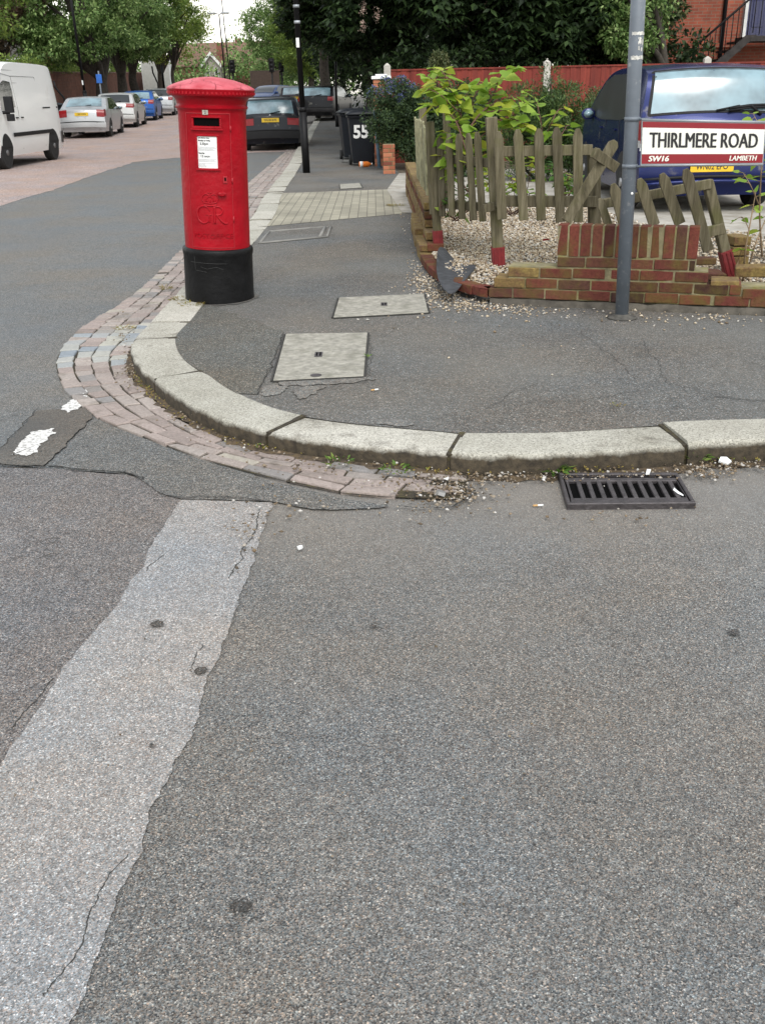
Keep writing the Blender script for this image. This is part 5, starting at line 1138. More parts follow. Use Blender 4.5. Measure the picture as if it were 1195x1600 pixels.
    def wheels(s, ys, r=.31, wd=.2, spokes=5, inset=.0, rim=None):
        for y in ys:
            for sg in (-1, 1):
                x = sg * (s.W / 2 - wd / 2 - .005 - inset); c = (x, y + s.oy, r)
                mb = MB(); h = wd / 2; mb.lathe([(r * .6, -h), (r * .93, -h), (r, -h + .03), (r, h - .03), (r * .93, h), (r * .6, h)], 28, axis='x', c=c); ty = mb.build('wheel', M['tyre'], s.e, autosmooth=40)
                mb = MB(); mb.lathe([(.001, h - .03), (r * .5, h - .045), (r * .6, h - .02), (r * .66, h + .003), (r * .66, -h), (.001, -h)] if sg > 0 else [(.001, -h + .03), (r * .5, -h + .045), (r * .6, -h + .02), (r * .66, -h - .003), (r * .66, h), (.001, h)], 24, mi=1, axis='x', c=c)
                for k in range(spokes):
                    q = 6.2832 * k / spokes + .3; mb.box((x + sg * (h - .012), c[1] + math.cos(q) * r * .32, c[2] + math.sin(q) * r * .32), (.022, r * .62, r * .16), Matrix.Rotation(q, 3, 'X'))
                mb.lathe([(.001, -.02), (r * .17, -.02), (r * .17, .02), (.001, .022)], 12, axis='x', c=(x + sg * (h - .004), c[1], c[2])); mb.build('rim', [rim or M['alloy'], M['under']], ty)
                mb = MB(); g = []
                for k in range(25):
                    q = math.pi * (1.12 - 1.24 * k / 24); yy = y + math.cos(q) * (r + .055); zz = max(s.zb, r + math.sin(q) * (r + .055)); g.append([Vector((sg * (s.hw(v) * s.pf(w_) + .004), w_ + s.bow(w_) + s.oy, v)) for w_, v in [(yy + (y - yy) * f / 7, zz + (max(s.zb, r * .9) - zz) * f / 7) for f in range(8)]])
                mb.grid(g, 0, False); mb.build('wheel_arch', M['under'], s.e)
    def plate(s, txt, z, rear=True, mat='plate_yellow', w=.5, lift=.012):
        y, al = s.end_y(z, rear); sg = -1 if rear else 1; c = Vector((0, y + s.oy + sg * (lift + .006), z)); mb = MB(); mb.box(c, (w, .012, .112), None); o = mb.build('number_plate', M[mat], s.e, bevel=.002)
        vs, fs = text_mesh(txt, .092, .82, .0008, bold=.0012); mb = MB()
        mb.add([c + Vector((-sg * v.x * 1.0, sg * (.0072 + v.z), v.y)) for v in vs], fs) if True else 0
        mb.build('lettering', M['ink'], o); return o
    def mirrors(s, y, z, mat, sides=(-1, 1), k=1.0):
        for sg in sides:
            x = sg * (s.hw(z) * s.pf(y) + .09 * k); mb = MB(); mb.lathe([(.001, -.05), (.068, -.048), (.078, -.03), (.07, .02), (.045, .045), (.001, .05)], 18, axis='y', c=(0, 0, 0)); mb.v = [(v[0] * 1.3 * k + x, v[1] * k + y + s.oy, v[2] * k + z) for v in mb.v]
            mb.tube([(sg * (s.hw(z) * s.pf(y) - .02), y + s.oy, z - .03), (x, y + s.oy, z - .02)], .022, 6); o = mb.build('wing_mirror', mat, s.e)
            mb = MB(); mb.lathe([(.001, -.002), (.054, 0), (.001, .002)], 14, axis='y'); mb.v = [(v[0] * 1.3 * k + x, v[1] - .0515 * k + y + s.oy, v[2] * k + z) for v in mb.v]; mb.build('mirror_glass', M['glass_pale'], o)
    def handle(s, y, z, mat, sides=(-1, 1)):
        for sg in sides:
            x = sg * (s.hw(z) * s.pf(y) + .012); mb = MB(); mb.box((x, y + s.oy, z), (.024, .16, .028)); mb.build('door_handle', mat, s.e, bevel=.006)
    def seam(s, pts, sides=(-1, 1), wd=.008):
        for sg in sides:
            mb = MB(); P_ = [Vector((sg * (s.hw(z) * s.pf(y) + .002), y + s.bow(y) + s.oy, z)) for y, z in pts]; mb.tube(P_, wd / 2, 4); mb.build('door_seam', M['under'], s.e)
HATCH = [(0, .36), (0, .5), (.02, .66), (.06, .92), (.12, 1.0), (.46, 1.36), (.72, 1.43), (1.6, 1.46), (2.35, 1.40), (3.1, .98), (3.4, .92), (3.95, .78), (4.12, .6), (4.16, .42), (4.16, .34)]
SALOON = [(0, .36), (0, .55), (.04, .88), (.1, 1.0), (.42, 1.03), (.62, 1.07), (1.2, 1.36), (1.55, 1.43), (2.3, 1.44), (2.9, 1.36), (3.55, 1.0), (3.8, .95), (4.45, .78), (4.66, .58), (4.7, .42), (4.7, .34)]
ESTATE = [(0, .36), (0, .52), (.03, .66), (.06, .92), (.1, .98), (.32, 1.33), (.46, 1.43), (.9, 1.46), (2.2, 1.47), (2.85, 1.38), (3.5, 1.0), (3.8, .94), (4.4, .78), (4.55, .55), (4.58, .4), (4.58, .34)]
MPV = [(0, .34), (0, .5), (.03, .7), (.05, .98), (.09, 1.04), (.24, 1.48), (.36, 1.60), (.9, 1.65), (2.0, 1.66), (2.7, 1.56), (3.45, 1.12), (3.75, 1.0), (4.05, .8), (4.17, .55), (4.2, .42), (4.2, .36)]
def std_car(name, label, loc, rz, con, W, H, pm, plate, gp, rear_win, side_l, side_u, lights, group, rwd=.8, whl=(.75, 3.3), gl='glass_dark', rg='glass_pale', bump_z=(.38, .56), bump_m=None, front=True, plate_z=.78, belt=.94, tuck=.17, r=.31, cat='car', glabel=None):
    L = con[-1][0]; c = Car(name, label, cat, loc, rz, dict(W=W, L=L, H=H, con=con, belt=belt, tuck=tuck), group); c.body(pm)
    z0, z1 = rear_win; c.patch('rear_window', M[rg], z0, z1, -rwd, rwd, True, off=.008)
    c.side('side_window', M[gl], side_l, side_u)
    for nm, mm, za, zb, ta, tb in lights:
        for sg in (-1, 1): c.patch(nm, M[mm], za, zb, sg * ta, sg * tb, True, off=.012, m=4, n=4)
        c.side(nm, M[mm], [(.0, za), (.2, za)], [(.03, zb), (.2, zb)], off=.008) if tb > .95 else 0
    c.patch('bumper', bump_m or pm, bump_z[0], bump_z[1], -.985, .985, True, off=.05, n=3, m=12)
    mb = MB(); y, _ = c.end_y(bump_z[1] - .02); mb.tube([c.S3(y, bump_z[1], t) + Vector((0, -.04, 0)) for t in np.linspace(-.98, .98, 13)], .02, 6); mb.build('bumper_edge', bump_m or M['trim'], c.e)
    if plate: c.plate(plate, plate_z, lift=.018)
    c.wheels(whl, r)
    zs = 1.43
    c.patch('windscreen', M[gl], 1.02 if con is not MPV else 1.16, H - .1, -.82, .82, False, off=.008); c.patch('headlight', M['lamp_clear'], .6, .74, .55, .93, False, off=.01, m=3, n=3); c.patch('headlight', M['lamp_clear'], .6, .74, -.93, -.55, False, off=.01, m=3, n=3); c.patch('grille', M['trim'], .56, .7, -.5, .5, False, off=.01, n=3)
    mw = whl[0] + (whl[1] - whl[0]) * .83
    c.mirrors(mw, belt + .06, pm); c.handle(whl[0] + .62, belt - .1, pm); c.handle(whl[0] + 1.55, belt - .1, pm)
    md = whl[0] + 1.22; c.seam([(md, .3), (md, belt)]); c.seam([(whl[1] - .45, .3), (whl[1] - .42, belt)]); c.seam([(whl[0] + .25, .62), (whl[0] + .4, belt)])
    mb = MB(); y, _ = c.end_y(z0 + .02); mb.tube([c.S3(y, z0, .02) + Vector((0, -.03, .0)), c.S3(y + .02, z0 + .03, .35) + Vector((0, -.03, .02))], .012, 6); mb.build('rear_wiper', M['trim'], c.e)
    return c
def rl(y0, y1): return rise(y0), math.atan2(rise(y1) - rise(y0), y1 - y0)
GC = 'cars parked in a row along the left kerb'
def park(x, y, dx): return (x, y, rise(y) + .0)
# silver saloon behind the van
HD = math.atan(.083)                                             # the street bears a little left
c = std_car('parked_car', 'silver saloon with yellow rear plate parked directly behind the white van', park(-11.2, 41.6, 0), HD, SALOON, 1.8, 1.44, M['p_silver'], 'LS53 HXN', None, (1.09, 1.37), [(.95, .98), (1.5, .97), (2.4, .95), (3.3, .95)], [(1.35, 1.2), (1.65, 1.36), (2.35, 1.38), (2.85, 1.3)], [('tail_light', 'lamp_red', .74, .98, .66, .99)], GC, .8, (.95, 3.68), plate_z=.82)
c = std_car('parked_car', 'pale silver hatchback with dark rear window, second silver car from the van', park(-11.75, 48.8, 0), HD, HATCH, 1.76, 1.46, M['p_silver2'], 'KP06 VRD', None, (1.04, 1.36), [(.6, 1.03), (1.2, .98), (2.2, .95), (2.9, .95)], [(.75, 1.3), (1.3, 1.38), (2.1, 1.38), (2.45, 1.3)], [('tail_light', 'lamp_red', .84, 1.0, .6, .99)], GC, .82, (.75, 3.35), rg='glass_dark', plate_z=.55)
c = std_car('parked_car', 'bright blue small hatchback parked between two silver cars', park(-12.25, 55.6, 0), HD, [(y * .93, z * .99) for y, z in HATCH], 1.68, 1.44, M['p_blue'], 'RV02 KLE', None, (1.04, 1.34), [(.56, 1.03), (1.1, .98), (2.0, .95), (2.7, .95)], [(.7, 1.28), (1.2, 1.36), (1.95, 1.36), (2.28, 1.28)], [('tail_light', 'lamp_red', .82, 1.0, .68, .99)], GC, .8, (.68, 3.1), plate_z=.6)
c = std_car('parked_car', 'silver car with dark roof parked last in the left row beside the pillar box', park(-12.5, 62.0, 0), HD, [(y * .95, z) for y, z in HATCH], 1.72, 1.46, M['p_silver'], None, None, (1.04, 1.36), [(.6, 1.03), (1.1, .98), (2.1, .95), (2.8, .95)], [(.7, 1.3), (1.2, 1.38), (2.0, 1.38), (2.35, 1.3)], [('tail_light', 'lamp_red', .84, 1.0, .7, .99)], GC, .82, (.7, 3.2), rg='glass_dark')
c.side('roof_panel', M['trim'], [(.8, 1.405), (2.2, 1.405)], [(.82, 1.425), (2.18, 1.425)])
# dark estate parked near the tall lamp post
GR_ = 'cars parked along the right kerb'
c = std_car('parked_car', 'blue black estate car with yellow rear plate, nearest one parked along the right kerb', (-3.1, 32.2, 0), R_(3), ESTATE, 1.74, 1.47, M['p_dark'], 'WG38 BHK', None, (1.02, 1.37), [(.3, 1.03), (.9, .98), (2.3, .95), (3.2, .95)], [(.42, 1.3), (.9, 1.37), (2.3, 1.38), (2.75, 1.3)], [('tail_light', 'lamp_red', .72, .9, .6, .99), ('upper_lens', 'trim', .905, .96, .6, .99)], GR_, .84, (.85, 3.45), plate_z=.84, bump_m=M['trim'], bump_z=(.36, .58))
mb = MB(); mb.box((0, c.oy + .36, 1.45), (1.2, .12, .03)); mb.build('roof_spoiler', M['p_dark'], c.e, bevel=.01)
mb = MB(); mb.lathe([(.001, -.004), (.03, -.003), (.03, .003), (.001, .004)], 14, axis='y', c=(0, c.oy + .07, .965)); mb.build('emblem', M['alloy'], c.e)
c = std_car('parked_car', 'dark plum estate car with tall tail lights parked further up the right kerb', (-4.35, 59.5, rise(59)), R_(2), ESTATE, 1.72, 1.47, M['p_darkred'], 'P412 MGU', None, (1.02, 1.37), [(.3, 1.03), (.9, .98), (2.3, .95), (3.2, .95)], [(.42, 1.3), (.9, 1.37), (2.3, 1.38), (2.75, 1.3)], [('tail_light', 'lamp_red', .72, .92, .3, .99)], GR_, .84, (.85, 3.45), plate_z=.84, bump_m=M['trim'], bump_z=(.36, .58))
c = std_car('parked_car', 'dark blue car facing this way in the road beside the plum estate car', (-6.6, 67, rise(67)), math.pi - R_(22), HATCH, 1.74, 1.46, paint('deep_blue_paint', (.02, .045, .13)), None, None, (1.04, 1.36), [(.6, 1.03), (1.2, .98), (2.2, .95), (2.9, .95)], [(.75, 1.3), (1.3, 1.38), (2.1, 1.38), (2.45, 1.3)], [('tail_light', 'lamp_red', .84, 1.0, .7, .99)], None, .82, (.75, 3.35))
c.plate('Y744 RAL', .5, False, 'plate_white')
c = std_car('parked_car', 'black car pulled up on the right pavement beyond the bins', (-2.2, 49, rise(49) + .1), R_(-12), HATCH, 1.74, 1.46, paint('black_paint', (.01, .01, .012)), None, None, (1.04, 1.36), [(.6, 1.03), (1.2, .98), (2.2, .95), (2.9, .95)], [(.75, 1.3), (1.3, 1.38), (2.1, 1.38), (2.45, 1.3)], [('tail_light', 'lamp_red', .84, 1.0, .7, .99)], None, .82, (.75, 3.35), gl='glass_dark')
# navy people carrier on the drive
c = std_car('parked_car', 'navy blue people carrier parked on the drive behind the street name sign', (3.98, 13.95, .106), R_(-1.5), MPV, 1.77, 1.66, M['p_navy'], 'WN02 EPO', None, (1.13, 1.565), [(.55, 1.06), (1.1, 1.02), (2.3, 1.0), (3.35, 1.06)], [(.62, 1.5), (1.1, 1.55), (2.2, 1.55), (2.62, 1.47)], [('tail_light', 'lamp_red', .82, 1.06, .86, .995), ('indicator', 'lamp_clear', .74, .82, .88, .995)], None, .88, (.75, 3.36), plate_z=.525, belt=1.0, tuck=.16, gl='glass_soft', rg='glass_pale', bump_z=(.26, .42))
# wide dark rubber round the rear screen and big wiper
y, al = c.end_y(1.13); mb = MB(); pts = [c.S3(c.end_y(1.15)[0], 1.15, .20) + Vector((0, -.035, 0)), c.S3(c.end_y(1.185)[0], 1.185, .5) + Vector((0, -.035, 0)), c.S3(c.end_y(1.2)[0], 1.2, .8) + Vector((0, -.035, 0))]
mb.tube(pts, .018, 6); mb.tube([p + Vector((.0, -.015, -.022)) for p in pts], .012, 6); mb.tube([c.S3(y, 1.09, .66) + Vector((0, -.02, 0)), pts[1] + Vector((0, -.02, .0)), pts[0]], .016, 6); mb.build('wiper', M['trim'], c.e)
for za, zb_, ta, tb in ((1.105, 1.135, -.91, .91), (1.56, 1.585, -.9, .9)): c.patch('screen_rubber', M['trim'], za, zb_, ta, tb, True, off=.0065, n=2, m=14)
for sg in (-1, 1): c.patch('screen_rubber', M['trim'], 1.12, 1.575, sg * .86, sg * .925, True, off=.0068, n=8, m=2)
c.patch('handle_recess', M['trim'], .66, .71, -.3, .3, True, off=.02, n=2)
mb = MB(); mb.tube([c.S3(c.end_y(.37)[0], .37, t) + Vector((0, -.062, 0)) for t in np.linspace(-.97, .97, 15)], .022, 6); mb.build('bumper_strip', M['p_navy'], c.e)
# white high-roof van facing the camera
VAN = [(a, b * .965) for a, b in [(0, .4), (0, .6), (.02, 1.2), (.07, 2.0), (.14, 2.34), (.3, 2.47), (1.2, 2.5), (3.2, 2.5), (3.75, 2.38), (4.25, 1.9), (4.62, 1.42), (4.75, 1.3), (5.15, 1.12), (5.33, .85), (5.38, .6), (5.38, .4)]]
v = Car('parked_van', 'white high roof panel van with black mirror parked on the left, nose towards us', 'van', (-9.66, 26.2, 0), math.pi - .02, dict(W=1.97, L=5.38, H=2.41, con=VAN, belt=1.28, tuck=.10, zb=.28, rbow=.02, fbow=.28, crown=.05)); v.body(M['p_white'])
v.side('side_window', M['glass_dark'], [(3.42, 1.36), (3.9, 1.33), (4.42, 1.3)], [(3.42, 1.92), (3.85, 1.95), (4.14, 1.86)])
v.patch('windscreen', M['glass_dark'], 1.4, 2.1, -.9, .9, False, off=.012); v.patch('headlight', M['lamp_clear'], .78, 1.02, .6, .95, False, off=.012, m=3, n=3); v.patch('headlight', M['lamp_clear'], .78, 1.02, -.95, -.6, False, off=.012, m=3, n=3); v.patch('bumper', M['trim'], .4, .62, -.99, .99, False, off=.03, n=3, m=12)
v.side('side_moulding', M['trim'], [(.95, .70), (3.9, .70)], [(.95, .79), (3.9, .79)], off=.02, rows=1); v.side('sliding_door_rail', M['trim'], [(.2, 1.30), (1.5, 1.30)], [(.2, 1.335), (1.5, 1.335)], off=.012, rows=1)
v.side('rear_bumper', M['trim'], [(0.0, .42), (.3, .42)], [(.0, .72), (.3, .72)], off=.03, rows=2); v.patch('tail_light', M['lamp_red'], .8, 1.5, .92, .99, True, n=4, m=2); v.patch('tail_light', M['lamp_red'], .8, 1.5, -.99, -.92, True, n=4, m=2)
v.wheels((1.0, 4.45), .37, .22, 6, 0, plain('steel_wheel', (.17, .17, .17), .5, .5)); v.seam([(3.3, .4), (3.28, 1.25), (3.3, 2.05), (3.9, 2.1), (4.25, 1.7)]); v.seam([(1.62, .4), (1.62, 2.05), (3.28, 2.05)]); v.seam([(.15, 2.18), (3.9, 2.18)], wd=.006); v.seam([(.1, 1.9), (3.28, 1.9)], wd=.006)
v.handle(3.45, 1.12, M['trim']); v.handle(3.1, 1.12, M['trim'])
for sg in (-1, 1):
    mb = MB(); x = sg * 1.13; mb.box((x, 4.28 + v.oy, 1.42), (.2, .1, .36)); mb.box((x, 4.28 + v.oy, 1.14), (.17, .1, .16)); mb.tube([(sg * .9, 4.3 + v.oy, 1.25), (x, 4.28 + v.oy, 1.25)], .04, 8); mb.build('wing_mirror', M['trim'], v.e, bevel=.03, seg=2)
# box lorry far along the left side
b = (-17.6, 86, rise(86)); LO = empty('box_lorry', b, 'pale grey and white box lorry standing beyond the left row of cars', 'lorry', None, (0, 0, R_(8)))
mb = MB(); mb.box((0, 2.5, 2.1), (2.3, 5.0, 2.5)); mb.build('box_body', plain('lorry_box_white', (.6, .61, .6), .5, var=.1, vscale=1), LO, bevel=.03)
mb = MB(); mb.box((0, -.05, 2.1), (2.1, .08, 2.3)); mb.build('rear_shutter', plain('lorry_shutter', (.42, .42, .39), .6, var=.1), LO)
mb = MB(); mb.box((0, 2.6, .72), (2.0, 5.4, .2)); mb.build('chassis', M['under'], LO)
mb = MB(); mb.hexa([(-1.05, 5.1, .5), (1.05, 5.1, .5), (1.05, 6.6, .5), (-1.05, 6.6, .5)], [(-1.0, 5.1, 2.3), (1.0, 5.1, 2.3), (1.0, 6.1, 2.3), (-1.0, 6.1, 2.3)]); mb.build('cab', M['p_white'], LO, bevel=.05, seg=2)
for y in (1.0, 5.6):
    for sg in (-1, 1): mb = MB(); mb.lathe([(.1, -.12), (.42, -.12), (.45, -.08), (.45, .08), (.42, .12), (.1, .12)], 20, axis='x', c=(sg * 1.0, y, .45)); mb.build('wheel', M['tyre'], LO)
# ================================================================== STREET FURNITURE, BOUNDARIES, BUILDINGS
M['black_iron'] = plain('black_painted_iron', (.006, .006, .0065), .5, spec=.2, var=.3, vscale=10)
M['lantern'] = plain('lantern_glass', (.6, .58, .5), .3)
def lamp_post(label, base, h, r0, r1, hb, lean=(0, 0), arm=None, bands=(), sticker=None, group=None, name='lamp_post'):
    e = empty(name, base, label, 'lamp post', group); mb = MB(); top = Vector((lean[0], lean[1], h)); ax = top / h
    def pt(z): return ax * z
    mb.tube([pt(-.1), pt(hb - .02)], r0, 20); mb.tube([pt(hb - .02), pt(hb + .06)], [r0 * 1.06, r1 * 1.15], 20); o = mb.build('base', M['black_iron'], e)
    mb = MB(); mb.tube([pt(hb), top], [r1, r1 * .8], 16); sh = mb.build('shaft', M['black_iron'], e)
    for z in bands: mb = MB(); mb.tube([pt(z - .025), pt(z + .025)], r1 * 1.12, 16); mb.build('band', M['galv'], e)
    if sticker: mb = MB(); mb.grid([[pt(z) + Vector((math.sin(q) * (r1 + .003), -math.cos(q) * (r1 + .003), 0)) for z in sticker] for q in (-.9, -.5, -.1, .3)]); mb.build('sticker', M['enamel'], e)
    if arm:
        for dx in arm:
            mb = MB(); hp = top + Vector((dx, 0, .12)); mb.tube(catmull([top, top + Vector((dx * .3, 0, .1)), hp], 5), r1 * .5, 8); mb.build('arm', M['black_iron'], e)
            mb = MB(); mb.box(hp + Vector((dx * .35, 0, .02)), (.55, .25, .1)); l = mb.build('lantern', M['galv'], e, bevel=.03); mb = MB(); mb.box(hp + Vector((dx * .35, 0, -.04)), (.4, .2, .03)); mb.build('lamp_glass', M['lantern'], l)
    return e
b = G(479, 270, .1); lamp_post('tall black lamp post on the right pavement with a thick base and grey bands', b, 7.5, .072, .052, 1.12, (-.10, 0), (-.9,), (2.62, 2.88, 3.15), (2.2, 2.36))
e = lamp_post('black lamp post standing behind the silver cars on the left pavement', (-13.7, 50, rise(50) + .1), 8, .10, .065, 1.4, (-.12, 0), (1.0,), (), (1.7, 1.9))
def lp(px0, py0, Y): q = P(px0, py0, Y); return (q.x, q.y, rise(Y) + .1)
lamp_post('slender double headed lamp post against the white sky', lp(354, 140, 72), 5.6, .08, .05, 1.2, (-.1, 0), (-.35, .3), (), (1.5, 1.7))
lamp_post('thin lamp post with its head out of view right of the double headed one', lp(362, 140, 82), 7.6, .08, .045, 1.2, (-.25, 0), (.6,))
lamp_post('short black lamp post with a glowing white lantern beside the box lorry', lp(258, 150, 74), 2.7, .09, .08, .9)
mb = MB(); q = P(258, 97, 74); mb.lathe([(.05, -.25), (.16, -.1), (.2, .12), (.12, .25), (.02, .3)], 14); o = mb.build('lantern', M['lantern'], None, q); tag(o, 'pale globe lantern on top of the short black post', 'lantern')
bpy.data.objects[o.name].parent = None
for lab, x, y0, Y, h, bend in (('leaning thin black pole on the left pavement near the box lorry', 249, 150, 70, 2.6, -.25), ('thin dark post on the right pavement far beyond the bins', 526, 168, 42, 2.4, 0.02), ('crooked thin dark post by the left brick wall', 101, 155, 50, 1.9, -.35)):
    b = lp(x, y0, Y); e = empty('slim_post', b, lab, 'post', None); mb = MB(); mb.tube([Vector((0, 0, -.1)), Vector((0, 0, h * .6)), Vector((bend, 0, h * .85)), Vector((bend * 1.1, 0, h))], .05, 8); mb.build('pole', M['black_iron'], e); mb = MB(); mb.tube([Vector((0, 0, -.1)), Vector((0, 0, .5))], .075, 8); mb.build('base', M['black_iron'], e)
b = lp(159, 150, 52); e = empty('road_sign', b, 'small blue road sign on a grey post in front of the left brick wall', 'road sign'); mb = MB(); mb.tube([Vector((0, 0, -.1)), Vector((0, 0, 2.3))], .04, 8); mb.build('pole', M['grey_pole'], e)
mb = MB(); mb.box((0, -.06, 1.95), (.28, .02, .4)); mb.build('sign_panel', plain('road_sign_blue', (.02, .12, .45), .4), e, bevel=.01)
for lab, x, Y in (('dark traffic signal at the far junction left of the double headed lamp', 366, 88), ('dark traffic signal at the far junction above the brown fence', 427, 84), ('second dark traffic signal beside the yellowish tree', 442, 90)):
    b = lp(x, 145, Y); e = empty('traffic_signal', b, lab, 'traffic light', 'traffic signals at the far junction'); mb = MB(); mb.tube([Vector((0, 0, -.2)), Vector((0, 0, 2.2))], .06, 8); mb.build('pole', M['black_iron'], e)
    mb = MB(); mb.box((0, 0, 2.6), (.42, .25, 1.0)); hd = mb.build('signal_head', M['black_iron'], e, bevel=.03)
    mb = MB()
    for k in range(3): mb.lathe([(.11, -.2), (.12, -.12), (.1, -.12)], 10, axis='y', c=(0, 0, 2.3 + .3 * k))
    mb.build('hood', M['trim'], hd)
# blue post by the bins, small brick piers
b = G(593, 262, .1); e = empty('blue_post', b, 'thin blue grey post leaning beside the numbered bin', 'post'); mb = MB(); mb.tube([Vector((0, 0, -.05)), Vector((-.07, 0, 1.08))], .038, 14); mb.build('pole', plain('blue_grey_paint', (.12, .19, .26), .5, var=.2), e); mb = MB(); mb.tube([Vector((-.07, 0, 1.06)), Vector((-.071, 0, 1.09))], .045, 14); mb.build('cap', M['galv'], e)
def pier(label, b, wd, n, cap=None):
    e = empty('brick_pier', b, label, 'brick pier'); mb = MB()
    for k in range(n):
        z = k * .075 + .032
        if k % 2: mb.box((-wd * .25, 0, z), (wd * .5 - .01, wd, .064)); mb.box((wd * .25, 0, z), (wd * .5 - .01, wd, .064))
        else: mb.box((-wd * .12, 0, z), (wd * .76 - .01, wd, .064)); mb.box((wd * .38, 0, z), (wd * .24 - .01, wd, .064))
    mb.build('bricks', M['brick_pier'], e, bevel=.004); mb = MB(); mb.box((0, 0, n * .0375), (wd - .02, wd - .014, n * .075 - .01)); mb.build('mortar', M['mortar'], e)
    if cap: mb = MB(); mb.box((0, 0, n * .075 + .03), (wd + .06, wd + .06, .06)); mb.box((0, 0, n * .075 + .075), (wd * .7, wd * .7, .04)); mb.build('coping', M['enamel'], e, bevel=.008)
    return e
m, nt, bb = new_mat('orange_red_brick'); nt.links.new(ramp(nt, N(nt, 'NewGeometry').outputs['Random Per Island'], [(0, (.17, .05, .03)), (.5, (.32, .105, .055)), (1, (.42, .16, .085))]), bb.inputs['Base Color']); bb.inputs['Roughness'].default_value = .9; M['brick_pier'] = m
pier('short stub of orange brick pier in front of the flowering shrub', G(608, 271, .1), .23, 7)
q = P(596, 150, 21.4); pier('taller brick pier with white stepped coping at the end of the red fence', (q.x, 21.4, .1), .34, 22, True)
# wheelie bins
M['bin'] = plain('black_bin_plastic', (.009, .011, .015), .5, var=.15, vscale=5, spec=.25); M['white_paint_plain'] = plain('white_digit_paint', (.78, .78, .76), .6)
def wheelie(label, loc, rz, num=None, lid=0.0, k=1.0):
    e = empty('wheelie_bin', loc, label, 'wheelie bin', 'wheelie bins on the right pavement', (0, 0, rz)); mb = MB()
    a, d, a2, d2, h = .21, .24, .285, .35, .98
    mb.hexa([(-a, -d, .06), (a, -d, .06), (a, d, .06), (-a, d, .06)], [(-a2, -d2, h), (a2, -d2, h), (a2, d2, h), (-a2, d2, h)]); mb.box((0, 0, h - .02), (a2 * 2 + .05, d2 * 2 + .05, .05)); body = mb.build('body', M['bin'], e, bevel=.018, seg=2)
    mb = MB(); Mx = Matrix.Rotation(-lid, 3, 'X'); rows = []
    for i in range(9):
        r = []
        for j in range(9):
            x, y = -1 + 2 * i / 8, -1 + 2 * j / 8; z = .075 * (1 - abs(x) ** 4) * (1 - abs(y) ** 4); r.append(Mx @ Vector((x * (a2 + .035), (y - 1) * (d2 + .04), z)) + Vector((0, d2 + .03, h + .008)))
        rows.append(r)
    mb.grid(rows); lo = mb.build('lid', M['bin'], e); s = lo.modifiers.new('sol', 'SOLIDIFY'); s.thickness = .03
    mb = MB(); mb.tube([(-.2, d2 + .06, h - .02), (.2, d2 + .06, h - .02)], .016, 8); mb.build('handle', M['bin'], e)
    for sg in (-1, 1): mb = MB(); mb.lathe([(.02, -.03), (.1, -.03), (.1, .03), (.02, .03)], 18, axis='x', c=(sg * .24, .27, .1)); mb.build('wheel', M['tyre'], e)
    if num:
        vs, fs = text_mesh(num, .34, .95, .001, bold=.012); mb = MB(); t = math.atan2(d2 - d, h - .06)
        mb.add([Vector((v.x - .035, -d - (d2 - d) * ((.66 + v.y - .06) / (h - .06)) - .004 - v.z, .66 + v.y)) for v in vs], fs); mb.build('lettering', M['white_paint_plain'], body)
    return e
q = G(570, 260, .1); e1 = wheelie('black wheelie bin painted with a white number 55 and a rubbish strewn lid', (q.x - .05, 21.6, .1), R_(4), '55')
mb = MB(); mb.grid([[(x, y, .02 * math.sin(x * 40 + y * 9) + .012 * math.cos(y * 33)) for y in np.linspace(-.16, .16, 7)] for x in np.linspace(-.2, .2, 8)]); o = mb.build('white_sack', plain('white_plastic_sack', (.75, .76, .78), .4), None, (q.x + .06, 21.62, 1.185)); tag(o, 'flattened white plastic sack on the lid of the numbered bin', 'sack'); s = o.modifiers.new('sol', 'SOLIDIFY'); s.thickness = .03
wheelie('plain black wheelie bin standing just behind the numbered one', (-.50, 23.6, .1), R_(8))
wheelie('plain black wheelie bin at the back right, against the brick pier', (-.12, 24.9, .1), R_(-5))
wheelie('black wheelie bin by the left brick wall behind the white van', (-13.2, 43.5, rise(43.5) + .1), R_(10)); bpy.data.objects['wheelie_bin.003']['group'] = ''
del bpy.data.objects['wheelie_bin.003']['group']
# ---- red boarded fence
m, nt, bb = new_mat('red_stained_boards'); c = coords(nt); sx = N(nt, 'SeparateXYZ'); nt.links.new(c, sx.inputs[0])
wv = N(nt, 'TexNoise'); wv.noise_dimensions = '1D'; wv.inputs['Scale'].default_value = 1; mu = N(nt, 'Math', operation='MULTIPLY'); mu.inputs[1].default_value = 9.0; nt.links.new(sx.outputs[0], mu.inputs[0]); fl_ = N(nt, 'Math', operation='FLOOR'); nt.links.new(mu.outputs[0], fl_.inputs[0])
wn = N(nt, 'TexWhiteNoise', noise_dimensions='1D'); nt.links.new(fl_.outputs[0], wn.inputs['W']); col = ramp(nt, wn.outputs[0], [(0, (.14, .02, .013)), (1, (.21, .034, .021))])
col = mix(nt, 1.0, col, ramp(nt, noise(nt, coords(nt, (14, 14, 1.2)), 1.2, 4), [(.3, (.75,) * 3), (.7, (1.2,) * 3)]), 'MULTIPLY'); nt.links.new(col, bb.inputs['Base Color']); bb.inputs['Roughness'].default_value = .85; M['red_fence'] = m
M['conc_post'] = plain('concrete_post', (.42, .40, .36), .95, var=.2, vscale=5, bmp=.3)
FY = 22.0; xs = [.30, 3.62, 6.95, 10.2]; RF = empty('boarded_fence', (xs[0], FY, .1), 'red stained boarded fence with pale concrete posts behind the shrubs', 'fence')
